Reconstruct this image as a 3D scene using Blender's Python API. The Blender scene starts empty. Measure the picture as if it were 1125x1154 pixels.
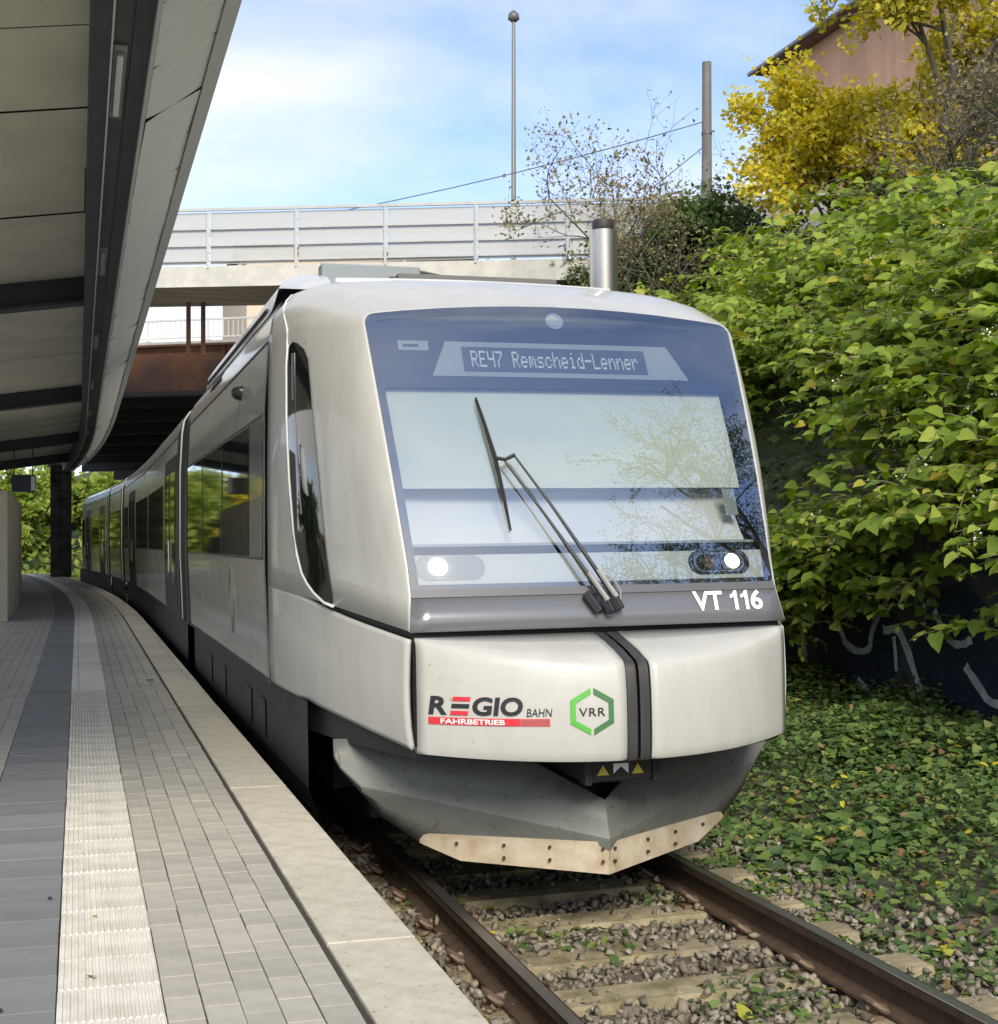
import bpy, bmesh, math, random
import numpy as np
from mathutils import Vector, Matrix
random.seed(7); rng = np.random.default_rng(7)
R = math.radians
scene = bpy.context.scene
col = scene.collection

# ------------------------------------------------------------------ camera
cam_d = bpy.data.cameras.new('camera'); cam = bpy.data.objects.new('camera', cam_d); col.objects.link(cam)
cam_d.sensor_fit = 'HORIZONTAL'; cam_d.sensor_width = 36.0; cam_d.lens = 1580/1125*36
cam_d.shift_y = 35/1125
cam_d.clip_start = .05; cam_d.clip_end = 3000
CAMZ = 1.849
cam.location = (0, 0, CAMZ); cam.rotation_euler = (R(90), 0, -math.atan(474/1580))
scene.camera = cam
# ------------------------------------------------------------------ sky, sun, exposure
SUN_DIR = Vector((.12, .80, -.585)).normalized()      # direction the light travels
elev = math.asin(-SUN_DIR.z); azim = math.atan2(-SUN_DIR.x, -SUN_DIR.y)
world = bpy.data.worlds.new('World'); scene.world = world; world.use_nodes = True
wn, wl = world.node_tree.nodes, world.node_tree.links
wn.clear()
w_out = wn.new('ShaderNodeOutputWorld'); w_bg = wn.new('ShaderNodeBackground'); w_bg.inputs['Strength'].default_value = .14
w_sky = wn.new('ShaderNodeTexSky'); w_sky.sky_type = 'NISHITA'; w_sky.sun_disc = False
w_sky.sun_elevation = elev; w_sky.sun_rotation = azim; w_sky.air_density = .55; w_sky.dust_density = .4; w_sky.ozone_density = 3.0
w_tc = wn.new('ShaderNodeTexCoord'); w_map = wn.new('ShaderNodeMapping'); w_map.inputs['Scale'].default_value = (1.5, 1.5, 4.2)
w_map.inputs['Location'].default_value = (.62, .3, .05)
w_n = wn.new('ShaderNodeTexNoise'); w_n.inputs['Scale'].default_value = 1.25; w_n.inputs['Detail'].default_value = 7; w_n.inputs['Roughness'].default_value = .52
w_n.inputs['Distortion'].default_value = .35
w_r = wn.new('ShaderNodeValToRGB'); w_r.color_ramp.elements[0].position = .36; w_r.color_ramp.elements[1].position = .68
w_mix = wn.new('ShaderNodeMix'); w_mix.data_type = 'RGBA'; w_mix.inputs['B'].default_value = (3.75, 3.66, 3.52, 1)
wl.new(w_tc.outputs['Generated'], w_map.inputs['Vector']); wl.new(w_map.outputs['Vector'], w_n.inputs['Vector'])
w_sep = wn.new('ShaderNodeSeparateXYZ'); wl.new(w_tc.outputs['Generated'], w_sep.inputs['Vector'])
w_mr = wn.new('ShaderNodeMapRange'); w_mr.inputs['From Min'].default_value = .05; w_mr.inputs['From Max'].default_value = .9; w_mr.inputs['To Min'].default_value = .10; w_mr.inputs['To Max'].default_value = -.08
wl.new(w_sep.outputs['Z'], w_mr.inputs['Value'])
w_add = wn.new('ShaderNodeMath'); w_add.operation = 'ADD'; wl.new(w_n.outputs['Fac'], w_add.inputs[0]); wl.new(w_mr.outputs['Result'], w_add.inputs[1])
wl.new(w_add.outputs[0], w_r.inputs['Fac']); wl.new(w_r.outputs['Color'], w_mix.inputs['Factor'])
wl.new(w_sky.outputs['Color'], w_mix.inputs['A']); wl.new(w_mix.outputs['Result'], w_bg.inputs['Color'])
wl.new(w_bg.outputs['Background'], w_out.inputs['Surface'])
sun_d = bpy.data.lights.new('sun', 'SUN'); sun_d.energy = 1.9; sun_d.angle = R(24); sun_d.color = (1, .93, .80)
sun = bpy.data.objects.new('sun', sun_d); col.objects.link(sun)
sun.rotation_euler = SUN_DIR.to_track_quat('-Z', 'Y').to_euler(); sun.location = (0, -20, 30)
scene.view_settings.view_transform = 'Standard'; scene.view_settings.look = 'None'
scene.view_settings.exposure = 1.22; scene.view_settings.gamma = 1
scene.render.engine = 'CYCLES'

# ------------------------------------------------------------------ materials
MATS = {}
def mat(name, color, rough=.6, metal=0, var=0.0, vscale=6, bump=0, bscale=40, coat=0, color2=None, emit=None, spec=.5, stretch=None, island=0, specks=None):
    """plain principled surface; var/color2 = worn patches with a shape of their own, bump = fine relief"""
    if name in MATS: return MATS[name]
    m = bpy.data.materials.new(name); m.use_nodes = True; MATS[name] = m
    nt = m.node_tree; n, l = nt.nodes, nt.links; b = n['Principled BSDF']
    b.inputs['Roughness'].default_value = rough; b.inputs['Metallic'].default_value = metal
    b.inputs['Coat Weight'].default_value = coat; b.inputs['Coat Roughness'].default_value = .06; b.inputs['Specular IOR Level'].default_value = spec
    c = (*color, 1); b.inputs['Base Color'].default_value = c
    tc = n.new('ShaderNodeTexCoord'); src = tc.outputs['Object']
    if stretch:
        mp = n.new('ShaderNodeMapping'); mp.inputs['Scale'].default_value = stretch; l.new(src, mp.inputs['Vector']); src = mp.outputs['Vector']
    last = None
    if var or color2:
        no = n.new('ShaderNodeTexNoise'); no.inputs['Scale'].default_value = vscale; no.inputs['Detail'].default_value = 8; no.inputs['Roughness'].default_value = .62
        l.new(src, no.inputs['Vector'])
        rp = n.new('ShaderNodeValToRGB'); rp.color_ramp.elements[0].position = .36; rp.color_ramp.elements[1].position = .66
        c2 = color2 or tuple(x*(1-var) for x in color)
        rp.color_ramp.elements[0].color = c; rp.color_ramp.elements[1].color = (*c2, 1)
        l.new(no.outputs['Fac'], rp.inputs['Fac']); last = rp.outputs['Color']
        mr = n.new('ShaderNodeMapRange'); mr.inputs['To Min'].default_value = max(0, rough-.06); mr.inputs['To Max'].default_value = min(1, rough+.1)
        l.new(no.outputs['Fac'], mr.inputs['Value']); l.new(mr.outputs['Result'], b.inputs['Roughness'])
    if island:
        oi = n.new('ShaderNodeObjectInfo'); ge = n.new('ShaderNodeNewGeometry'); ad = n.new('ShaderNodeMath'); ad.operation = 'ADD'
        l.new(oi.outputs['Random'], ad.inputs[0]); l.new(ge.outputs['Random Per Island'], ad.inputs[1])
        fr = n.new('ShaderNodeMath'); fr.operation = 'FRACT'; l.new(ad.outputs[0], fr.inputs[0])
        mr2 = n.new('ShaderNodeMapRange'); mr2.inputs['To Min'].default_value = 1-island; mr2.inputs['To Max'].default_value = 1+island*.6
        l.new(fr.outputs[0], mr2.inputs['Value'])
        mx = n.new('ShaderNodeVectorMath'); mx.operation = 'SCALE'
        if last: l.new(last, mx.inputs[0])
        else: mx.inputs[0].default_value = color
        l.new(mr2.outputs['Result'], mx.inputs['Scale']); last = mx.outputs['Vector']
    if specks:
        sc_, th_, sc_col = specks
        ns = n.new('ShaderNodeTexNoise'); ns.inputs['Scale'].default_value = sc_; ns.inputs['Detail'].default_value = 3; l.new(tc.outputs['Object'], ns.inputs['Vector'])
        rs = n.new('ShaderNodeMapRange'); rs.inputs['From Min'].default_value = th_; rs.inputs['From Max'].default_value = th_+.06; l.new(ns.outputs['Fac'], rs.inputs['Value'])
        ml = n.new('ShaderNodeMath'); ml.operation = 'MULTIPLY'; ml.inputs[1].default_value = .6; l.new(rs.outputs['Result'], ml.inputs[0])
        ms = n.new('ShaderNodeMix'); ms.data_type = 'RGBA'; l.new(ml.outputs[0], ms.inputs['Factor']); ms.inputs['B'].default_value = (*sc_col, 1)
        if last: l.new(last, ms.inputs['A'])
        else: ms.inputs['A'].default_value = c
        last = ms.outputs['Result']
    if last: l.new(last, b.inputs['Base Color'])
    if bump:
        nb = n.new('ShaderNodeTexNoise'); nb.inputs['Scale'].default_value = bscale; nb.inputs['Detail'].default_value = 6; l.new(src, nb.inputs['Vector'])
        bp = n.new('ShaderNodeBump'); bp.inputs['Strength'].default_value = bump; bp.inputs['Distance'].default_value = .02
        l.new(nb.outputs['Fac'], bp.inputs['Height']); l.new(bp.outputs['Normal'], b.inputs['Normal'])
    if emit:
        b.inputs['Emission Color'].default_value = (*emit[0], 1); b.inputs['Emission Strength'].default_value = emit[1]
    return m

def leaf_mat(name, stops, trans=.3, rough=.6):
    m = bpy.data.materials.new(name); m.use_nodes = True; MATS[name] = m
    nt = m.node_tree; n, l = nt.nodes, nt.links; b = n['Principled BSDF']; out = n['Material Output']
    oi = n.new('ShaderNodeObjectInfo'); ge = n.new('ShaderNodeNewGeometry'); ad = n.new('ShaderNodeMath'); ad.operation = 'ADD'
    l.new(oi.outputs['Random'], ad.inputs[0]); l.new(ge.outputs['Random Per Island'], ad.inputs[1])
    fr = n.new('ShaderNodeMath'); fr.operation = 'FRACT'; l.new(ad.outputs[0], fr.inputs[0])
    rp = n.new('ShaderNodeValToRGB'); rp.color_ramp.interpolation = 'LINEAR'
    while len(rp.color_ramp.elements) < len(stops): rp.color_ramp.elements.new(.5)
    for e, (p, c) in zip(rp.color_ramp.elements, stops): e.position = p; e.color = (*c, 1)
    l.new(fr.outputs[0], rp.inputs['Fac']); l.new(rp.outputs['Color'], b.inputs['Base Color'])
    b.inputs['Roughness'].default_value = rough; b.inputs['Specular IOR Level'].default_value = .4
    tr = n.new('ShaderNodeBsdfTranslucent'); hs = n.new('ShaderNodeHueSaturation'); hs.inputs['Value'].default_value = 1.5; hs.inputs['Saturation'].default_value = 1.1
    l.new(rp.outputs['Color'], hs.inputs['Color']); l.new(hs.outputs['Color'], tr.inputs['Color'])
    mx = n.new('ShaderNodeMixShader'); mx.inputs['Fac'].default_value = trans
    l.new(b.outputs['BSDF'], mx.inputs[1]); l.new(tr.outputs['BSDF'], mx.inputs[2]); l.new(mx.outputs['Shader'], out.inputs['Surface'])
    return m

def glass_mat(name, tint, refl, rough=.0):
    """coated pane: part mirror, part clear"""
    m = bpy.data.materials.new(name); m.use_nodes = True; MATS[name] = m
    n, l = m.node_tree.nodes, m.node_tree.links; n.clear()
    o = n.new('ShaderNodeOutputMaterial'); t = n.new('ShaderNodeBsdfTransparent'); t.inputs['Color'].default_value = (*tint, 1)
    gl = n.new('ShaderNodeBsdfGlossy'); gl.inputs['Roughness'].default_value = rough; gl.inputs['Color'].default_value = (.97, .99, 1, 1)
    lw = n.new('ShaderNodeFresnel'); lw.inputs['IOR'].default_value = 1.5
    ad = n.new('ShaderNodeMath'); ad.operation = 'ADD'; ad.use_clamp = True; ad.inputs[1].default_value = refl
    l.new(lw.outputs['Fac'], ad.inputs[0])
    mx = n.new('ShaderNodeMixShader'); l.new(ad.outputs[0], mx.inputs['Fac']); l.new(t.outputs[0], mx.inputs[1]); l.new(gl.outputs[0], mx.inputs[2])
    l.new(mx.outputs[0], o.inputs['Surface']); return m

M_silver = mat('silver_paint', (.56, .545, .48), .24, .2, coat=.6, var=.05, vscale=2)
M_white = mat('pale_silver_paint', (.50, .492, .45), .36, .0, coat=.3, var=.10, vscale=2.2, stretch=(2.2, 2.2, .7), specks=(26, .70, (.16, .13, .09)))
M_band = mat('grey_band_paint', (.17, .175, .185), .24, .2, coat=.35)
M_roofp = mat('roof_paint', (.58, .59, .60), .30, .1, coat=.4, var=.08, vscale=3)
M_dark = mat('dark_underframe', (.020, .021, .022), .6, var=.3, vscale=8)
M_black = mat('black_rubber_and_shade', (.012, .012, .013), .55)
M_rubber2 = mat('grey_rubber', (.05, .05, .05), .45, var=.4, vscale=12, stretch=(1, 1, .15))
M_plow = mat('plough_paint', (.155, .16, .142), .5, .1, var=.18, vscale=5, bump=.05, bscale=300, specks=(18, .62, (.10, .075, .05)))
M_plate = mat('wear_plate_metal', (.66, .58, .45), .5, .1, color2=(.48, .37, .24), vscale=7, bump=.08, bscale=80)
M_bolt = mat('rusty_bolt', (.06, .045, .035), .6, .3)
M_dglass = mat('dark_tinted_glass', (.010, .012, .012), .03, 0, coat=.3, spec=.6)
M_screen = glass_mat('windscreen_glass', (.93, .96, .95), .29)
M_mask = mat('navy_mask', (.010, .013, .022), .4)
M_blind = mat('pale_blind', (.46, .49, .43), .8, var=.06, vscale=1.5)
M_panel = mat('lamp_panel_grey', (.42, .44, .42), .5)
M_panelw = mat('display_bezel', (.22, .25, .26), .5)
M_disp = mat('display_face', (.04, .05, .065), .4)
M_led = mat('led_dots', (.42, .46, .44), .5, emit=((.8, .9, .85), .06))
M_lamp = mat('lit_lamp', (1, 1, 1), .3, emit=((1, .98, .93), 1.5))
M_lampw = mat('warm_lamp', (1, .95, .85), .3, emit=((1, .86, .62), 1.3))
M_chrome = mat('reflector', (.6, .6, .6), .18, .9)
M_wtext = mat('white_lettering', (.85, .85, .85), .4)
M_ktext = mat('black_lettering', (.02, .02, .025), .4)
M_red = mat('red_print', (.62, .03, .04), .4)
M_grn1 = mat('bright_green_print', (.10, .42, .06), .4)
M_grn2 = mat('dark_green_print', (.06, .17, .06), .4)
M_yel = mat('yellow_sticker', (.65, .5, .06), .5)
M_steel = mat('stainless_steel', (.55, .52, .46), .26, .95, var=.25, vscale=5, stretch=(1, 1, .3))
M_soot = mat('sooty_rim', (.05, .045, .045), .6, .4)
M_grille = mat('roof_grille_metal', (.13, .125, .12), .5, .4)
M_reddoor = mat('door_red', (.30, .025, .03), .35, coat=.4)

M_conc = mat('bridge_concrete', (.56, .54, .49), .85, var=.22, vscale=3, bump=.15, bscale=30)
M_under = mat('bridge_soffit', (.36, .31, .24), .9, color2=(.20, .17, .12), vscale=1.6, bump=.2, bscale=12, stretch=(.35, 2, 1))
M_rust = mat('rusty_brown_steel', (.085, .05, .042), .7, .1, color2=(.20, .085, .035), vscale=1.3, bump=.08, bscale=40)
M_railw = mat('white_rail_paint', (.66, .67, .65), .5, var=.12, vscale=3)
M_railg = mat('grey_rail_paint', (.46, .46, .44), .55, var=.15, vscale=3)
M_beam = mat('canopy_dark_steel', (.045, .052, .06), .5, .1, var=.2, vscale=4)
M_beam2 = mat('canopy_channel_steel', (.10, .11, .112), .5, var=.2, vscale=5)
M_sheet = mat('canopy_light_sheet', (.84, .85, .81), .5, .0, var=.10, vscale=5, bump=.06, bscale=14, stretch=(.6, 4, 1))
M_soff = mat('canopy_soffit', (.68, .67, .55), .6, .0, var=.2, vscale=1.3, bump=.10, bscale=180)
M_trim = mat('canopy_edge_trim', (.62, .64, .63), .4, .2)

M_slab = mat('edge_slab_concrete', (.58, .54, .43), .85, color2=(.46, .42, .32), vscale=9, bump=.15, bscale=120, island=.08, specks=(34, .64, (.16, .14, .10)))
M_pav = mat('grey_paver', (.45, .42, .355), .85, var=.16, vscale=9, bump=.15, bscale=160, island=.12)
M_dkpav = mat('dark_grey_paver', (.22, .225, .225), .85, var=.18, vscale=4, bump=.12, bscale=120, island=.13)
M_tact = mat('white_ribbed_tile', (.78, .75, .67), .8, color2=(.58, .55, .47), vscale=5, bump=.08, bscale=90, island=.06)
M_joint = mat('joint_dirt', (.065, .058, .045), .95, var=.4, vscale=30)
M_pwall = mat('platform_face', (.10, .095, .085), .9, var=.4, vscale=4, bump=.2)

def brick_far(name, c1, c2, cm, bw, rh, scale=1):
    m = bpy.data.materials.new(name); m.use_nodes = True
    n, l = m.node_tree.nodes, m.node_tree.links; b = n['Principled BSDF']; b.inputs['Roughness'].default_value = .85
    tc = n.new('ShaderNodeTexCoord'); mp = n.new('ShaderNodeMapping'); mp.inputs['Rotation'].default_value = (0, 0, R(90))
    br = n.new('ShaderNodeTexBrick'); br.inputs['Scale'].default_value = 1; br.inputs['Brick Width'].default_value = bw; br.inputs['Row Height'].default_value = rh
    br.inputs['Mortar Size'].default_value = .004; br.inputs['Color1'].default_value = (*c1, 1); br.inputs['Color2'].default_value = (*c2, 1); br.inputs['Mortar'].default_value = (*cm, 1)
    l.new(tc.outputs['Object'], mp.inputs['Vector']); l.new(mp.outputs['Vector'], br.inputs['Vector'])
    no = n.new('ShaderNodeTexNoise'); no.inputs['Scale'].default_value = 1.2; no.inputs['Detail'].default_value = 8
    l.new(tc.outputs['Object'], no.inputs['Vector'])
    mr = n.new('ShaderNodeMapRange'); mr.inputs['To Min'].default_value = .7; mr.inputs['To Max'].default_value = 1.25; l.new(no.outputs['Fac'], mr.inputs['Value'])
    sc = n.new('ShaderNodeVectorMath'); sc.operation = 'SCALE'; l.new(br.outputs['Color'], sc.inputs[0]); l.new(mr.outputs['Result'], sc.inputs['Scale'])
    l.new(sc.outputs['Vector'], b.inputs['Base Color']); return m
M_pav_far = brick_far('grey_paving_far', (.44, .42, .36), (.40, .38, .33), (.14, .13, .11), .2, .106)
M_left_far = brick_far('beige_paving_far', (.42, .40, .345), (.37, .35, .31), (.2, .19, .16), .2, .1)
M_dk_far = brick_far('dark_paving_far', (.22, .225, .225), (.20, .205, .205), (.07, .07, .07), .33, 1.0)
M_tact_far = brick_far('ribbed_tiles_far', (.78, .75, .66), (.74, .71, .62), (.4, .38, .33), .3, 1.0)
M_slab_far = brick_far('edge_slabs_far', (.50, .465, .39), (.45, .42, .35), (.25, .23, .19), 1.0, 1.0)

# ------------------------------------------------------------------ mesh helpers
def link(o, parent=None):
    col.objects.link(o)
    if parent: o.parent = parent
    return o
def tag(o, label=None, cat=None, group=None, kind=None):
    if label: o['label'] = label
    if cat: o['category'] = cat
    if group: o['group'] = group
    if kind: o['kind'] = kind
    return o
def empty(name, loc=(0, 0, 0)):
    o = bpy.data.objects.new(name, None); o.empty_display_size = .2; o.location = loc; col.objects.link(o); return o
class MB:
    def __init__(s): s.v = []; s.f = []
    def add(s, vs, fs):
        b = len(s.v); s.v += [tuple(p) for p in vs]; s.f += [tuple(i+b for i in f) for f in fs]; return s
    def box(s, x0, x1, y0, y1, z0, z1):
        return s.add([(x0,y0,z0),(x1,y0,z0),(x1,y1,z0),(x0,y1,z0),(x0,y0,z1),(x1,y0,z1),(x1,y1,z1),(x0,y1,z1)],
                     [(0,3,2,1),(4,5,6,7),(0,1,5,4),(1,2,6,5),(2,3,7,6),(3,0,4,7)])
    def bar(s, p, q, w, h):
        """box beam from p to q, width w (horizontal) and height h"""
        p, q = Vector(p), Vector(q); d = (q-p).normalized(); up = Vector((0,0,1))
        if abs(d.z) > .98: up = Vector((0,1,0))
        sd = d.cross(up).normalized(); up = sd.cross(d).normalized()
        vs = [a + sd*(sx*w/2) + up*(sz*h/2) for a in (p, q) for sx, sz in ((-1,-1),(1,-1),(1,1),(-1,1))]
        return s.add(vs, [(0,1,2,3),(7,6,5,4),(0,4,5,1),(1,5,6,2),(2,6,7,3),(3,7,4,0)])
    def tube(s, pts, rad, sides=8, cap=True):
        pts = [Vector(p) for p in pts]; n = len(pts); rad = rad if hasattr(rad, '__len__') else [rad]*n
        b = len(s.v)
        ref = None
        for i, p in enumerate(pts):
            d = (pts[min(i+1, n-1)] - pts[max(i-1, 0)]).normalized()
            a = Vector((0,0,1)) if abs(d.z) < .95 else Vector((1,0,0))
            e1 = d.cross(a).normalized(); e2 = d.cross(e1)
            for k in range(sides):
                t = 2*math.pi*k/sides; s.v.append(tuple(p + (e1*math.cos(t) + e2*math.sin(t))*rad[i]))
        for i in range(n-1):
            for k in range(sides):
                k2 = (k+1) % sides; s.f.append((b+i*sides+k, b+i*sides+k2, b+(i+1)*sides+k2, b+(i+1)*sides+k))
        if cap:
            s.f.append(tuple(b+k for k in range(sides))[::-1]); s.f.append(tuple(b+(n-1)*sides+k for k in range(sides)))
        return s
    def grid(s, fn, us, vs, flip=False):
        b = len(s.v)
        for u in us:
            for v in vs: s.v.append(tuple(fn(u, v)))
        m = len(vs)
        for i in range(len(us)-1):
            for j in range(m-1):
                q = (b+i*m+j, b+(i+1)*m+j, b+(i+1)*m+j+1, b+i*m+j+1); s.f.append(q[::-1] if flip else q)
        return s
    def disc(s, c, ax, r, depth=.01, n=20):
        c = Vector(c); ax = Vector(ax).normalized(); return s.tube([c, c+ax*depth], [r, r], n)
    def mesh(s, name, material, smooth=False, angle=None):
        me = bpy.data.meshes.new(name); me.from_pydata(s.v, [], s.f); me.update()
        if material: me.materials.append(material)
        if smooth:
            me.polygons.foreach_set('use_smooth', [True]*len(me.polygons))
            if angle: me.set_sharp_from_angle(angle=R(angle))
        return me
    def build(s, name, material, parent=None, smooth=False, angle=None, bevel=0, solid=0, weld=0):
        o = bpy.data.objects.new(name, s.mesh(name, material, smooth, None if weld else angle)); link(o, parent)
        if weld:
            bm = bmesh.new(); bm.from_mesh(o.data); bmesh.ops.remove_doubles(bm, verts=bm.verts, dist=weld); bm.to_mesh(o.data); bm.free()
            if angle: o.data.set_sharp_from_angle(angle=R(angle))
        if parent: o.location = (-parent['off'][0], -parent['off'][1], -parent['off'][2]) if 'off' in parent else (0,0,0)
        if solid:
            md = o.modifiers.new('thickness', 'SOLIDIFY'); md.thickness = solid; md.offset = -1
        if bevel:
            md = o.modifiers.new('bevel', 'BEVEL'); md.width = bevel; md.segments = 2; md.limit_method = 'ANGLE'; md.angle_limit = R(40)
        return o
def np_mesh(name, V, F, material, smooth=False):
    me = bpy.data.meshes.new(name); V = np.asarray(V, np.float32); F = np.asarray(F, np.int32); k = F.shape[1]
    me.vertices.add(len(V)); me.vertices.foreach_set('co', V.ravel())
    me.loops.add(F.size); me.loops.foreach_set('vertex_index', F.ravel())
    me.polygons.add(len(F)); me.polygons.foreach_set('loop_start', np.arange(0, F.size, k, dtype=np.int32))
    me.update(calc_edges=True); me.validate()
    if material: me.materials.append(material)
    if smooth: me.polygons.foreach_set('use_smooth', np.ones(len(F), bool))
    return me

def shift(y):                      # the line bends to the left beyond 24 m
    return -max(0., y-24.)**2/680.
def frange(a, b, st):
    n = max(1, int(round((b-a)/st))); return [a+(b-a)*i/n for i in range(n+1)]
ZP = .55                           # platform height above rail head
XC = 2.598                         # track centre

# ================================================================== GROUND
g = MB(); g.add([(-400,-300,-.42),(600,-300,-.42),(600,900,-.42),(-400,900,-.42)], [(0,1,2,3)])
M_ground = mat('dark_soil', (.07, .06, .042), .95, var=.4, vscale=3, bump=.4, bscale=20)
tag(g.build('ground', M_ground), kind='structure')
# ballast bed sheet under the stones
def gz(x, y):
    b = -.215 + .03*math.sin(x*3.1+y*1.7)*math.sin(y*2.3)
    if x > XC+1.35: b += min(.26, (x-XC-1.35)*.06)
    return b
M_bed = mat('ballast_bed', (.085, .07, .05), .95, color2=(.13, .11, .08), vscale=25, bump=.6, bscale=60)
b = MB(); b.grid(lambda y, x: (x+shift(y), y, gz(x, y)), frange(-6, 80, .4), [1.0+i*.25 for i in range(30)], flip=True)
tag(b.build('track_bed', M_bed, smooth=True), kind='structure')

# ================================================================== PLATFORM
XS = dict(left=(-4.5, -.412), dark=(-.412, -.06), tact=(-.06, .232), pav=(.232, .748), joint=(.748, .765), slab=(.765, 1.062))
YC = 13.0                                                     # pieces nearer than this are built one by one
plat = MB()
ys = frange(-4, 62, 1)
prof = [(-4.5, -.42), (-4.5, ZP-.02), (.99, ZP-.02), (.99, -.42)]
plat.grid(lambda y, i: (prof[i][0]+shift(y), y, prof[i][1]), ys, [0, 1, 2, 3], flip=False)
platform = plat.build('platform', M_pwall); tag(platform, kind='structure')
for p in platform.data.polygons: pass
def strip(name, x0, x1, y0, y1, z, m, th=.0):
    s = MB(); yy = frange(y0, y1, .8)
    s.grid(lambda y, i: ((x0, x1)[i]+shift(y), y, z), yy, [0, 1], flip=True)
    return s.build(name, m, platform)
for o in platform.data.polygons: pass
strip('mortar_bed', -1.4, 1.0, -4, YC+.2, ZP-.012, M_joint)
strip('beige_paving', XS['left'][0], -1.4, -4, YC, ZP, M_left_far)
strip('beige_paving', XS['left'][0], XS['left'][1], YC-.35, 62, ZP-.003, M_left_far)
strip('dark_paving', *XS['dark'], YC-.35, 62, ZP-.003, M_dk_far)
strip('ribbed_paving', *XS['tact'], YC-.35, 62, ZP-.001, M_tact_far)
strip('grey_paving', *XS['pav'], YC-.35, 62, ZP-.003, M_pav_far)
strip('joint_line', *XS['joint'], YC, 62, ZP-.006, M_joint)
e = MB()
for seg in [(YC, 62)]:
    e.grid(lambda y, i: ([.765, 1.062, 1.062][i]+shift(y), y, [ZP+.004, ZP+.004, ZP-.14][i]), frange(seg[0], seg[1], .8), [0, 1, 2], flip=True)
e.build('edge_slabs', M_slab_far, platform)

def piece_mesh(name, lx, ly, h, m, ch=.0012):
    s = MB(); x, y = lx/2, ly/2
    s.add([(-x,-y,-h),(x,-y,-h),(x,y,-h),(-x,y,-h),(-x,-y,-ch),(x,-y,-ch),(x,y,-ch),(-x,y,-ch),
           (-x+ch,-y+ch,0),(x-ch,-y+ch,0),(x-ch,y-ch,0),(-x+ch,y-ch,0)],
          [(4,5,9,8),(5,6,10,9),(6,7,11,10),(7,4,8,11),(8,9,10,11),(0,1,5,4),(1,2,6,5),(2,3,7,6),(3,0,4,7)])
    return s.mesh(name, m)
def lay(name, me, x, y, z, jit=.0007, tilt=.0018):
    o = bpy.data.objects.new(name, me); link(o, platform)
    o.location = (x+random.gauss(0, jit), y+random.gauss(0, jit), z+random.gauss(0, .0009))
    o.rotation_euler = (random.gauss(0, tilt), random.gauss(0, tilt), random.gauss(0, tilt*.7)); return o
Y0P = 2.6
me_pav = piece_mesh('paver', .0995, .1962, .05, M_pav)
w = (XS['pav'][1]-XS['pav'][0])/5
for r in range(5):
    y = Y0P + (.1 if r % 2 else 0)
    while y < YC-.1:
        lay('paver', me_pav, XS['pav'][0]+w*(r+.5), y, ZP); y += .2
M_beige = mat('beige_paver', (.42, .40, .34), .85, var=.15, vscale=4, bump=.12, bscale=120, island=.1)
me_bp = piece_mesh('beige_paver', .0975, .1962, .05, M_beige)
for r in range(4):
    y = 5.6 + (.1 if r % 2 else 0)
    while y < YC-.1:
        lay('paver', me_bp, -.412-.1*(r+.5), y, ZP); y += .2
strip('beige_paving', -1.4, -.812, Y0P, YC, ZP, M_left_far)
me_dk = piece_mesh('dark_paver', .346, .3245, .05, M_dkpav, .0015)
y = Y0P
while y < YC-.1:
    lay('paving_slab', me_dk, (XS['dark'][0]+XS['dark'][1])/2, y, ZP); y += .33
# ribbed tactile tile
rt = MB(); n_r = 14; tw, tl = .288, .294
rt.box(-tw/2, tw/2, -tl/2, tl/2, -.05, -.003)
for i in range(n_r):
    cx = -tw/2 + tw*(i+.5)/n_r; a, b_ = .0068, .0045
    rt.add([(cx-a,-tl/2+.003,-.0045),(cx+a,-tl/2+.003,-.0045),(cx+b_,-tl/2+.005,.0035),(cx-b_,-tl/2+.005,.0035),
            (cx-a,tl/2-.003,-.0045),(cx+a,tl/2-.003,-.0045),(cx+b_,tl/2-.005,.0035),(cx-b_,tl/2-.005,.0035)],
           [(0,1,2,3),(1,5,6,2),(3,2,6,7),(0,3,7,4),(4,7,6,5)])
me_rt = rt.mesh('ribbed_tile', M_tact)
y = Y0P
while y < YC-.1:
    lay('ribbed_tile', me_rt, (XS['tact'][0]+XS['tact'][1])/2, y, ZP+.001, tilt=.002); y += .3
me_sl = piece_mesh('edge_slab', .290, .993, .14, M_slab, .003)
y = 2.5
while y < YC:
    lay('edge_slab', me_sl, (XS['slab'][0]+XS['slab'][1])/2+.003, y+.5, ZP+.004, tilt=.0015); y += 1.0
# leaf litter and small rubbish lying on the platform
M_litter = leaf_mat('fallen_leaf', [(0, (.30, .17, .03)), (.5, (.42, .30, .05)), (1, (.16, .09, .03))], .1)
def litter(name, x, y, s, m, label, cat):
    q = MB(); k = 7
    q.add([(x + s*math.cos(2*math.pi*i/k)*random.uniform(.5, 1.1), y + s*1.1*math.sin(2*math.pi*i/k)*random.uniform(.6, 1.1), ZP+.006+random.uniform(0, .008)) for i in range(k)] + [(x, y, ZP+.008)],
          [(i, (i+1) % k, k) for i in range(k)])
    tag(q.build(name, m), label, cat)
litter('fallen_leaf', .035, 4.35, .018, M_litter, 'small yellow leaf lying on the white ribbed tiles nearest the camera', 'leaf')
litter('fallen_leaf', .055, 5.05, .014, M_litter, 'tiny pale leaf on the white ribbed tiles farther along', 'leaf')
M_gum = mat('black_litter', (.02, .02, .02), .7)
litter('rubbish_scrap', -.21, 4.1, .014, M_gum, 'black scrap on the dark paving slab at bottom left', 'litter')
litter('rubbish_scrap', .64, 13.6, .05, M_gum, 'dark scrap on the grey pavers beside the second train car', 'litter')
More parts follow.
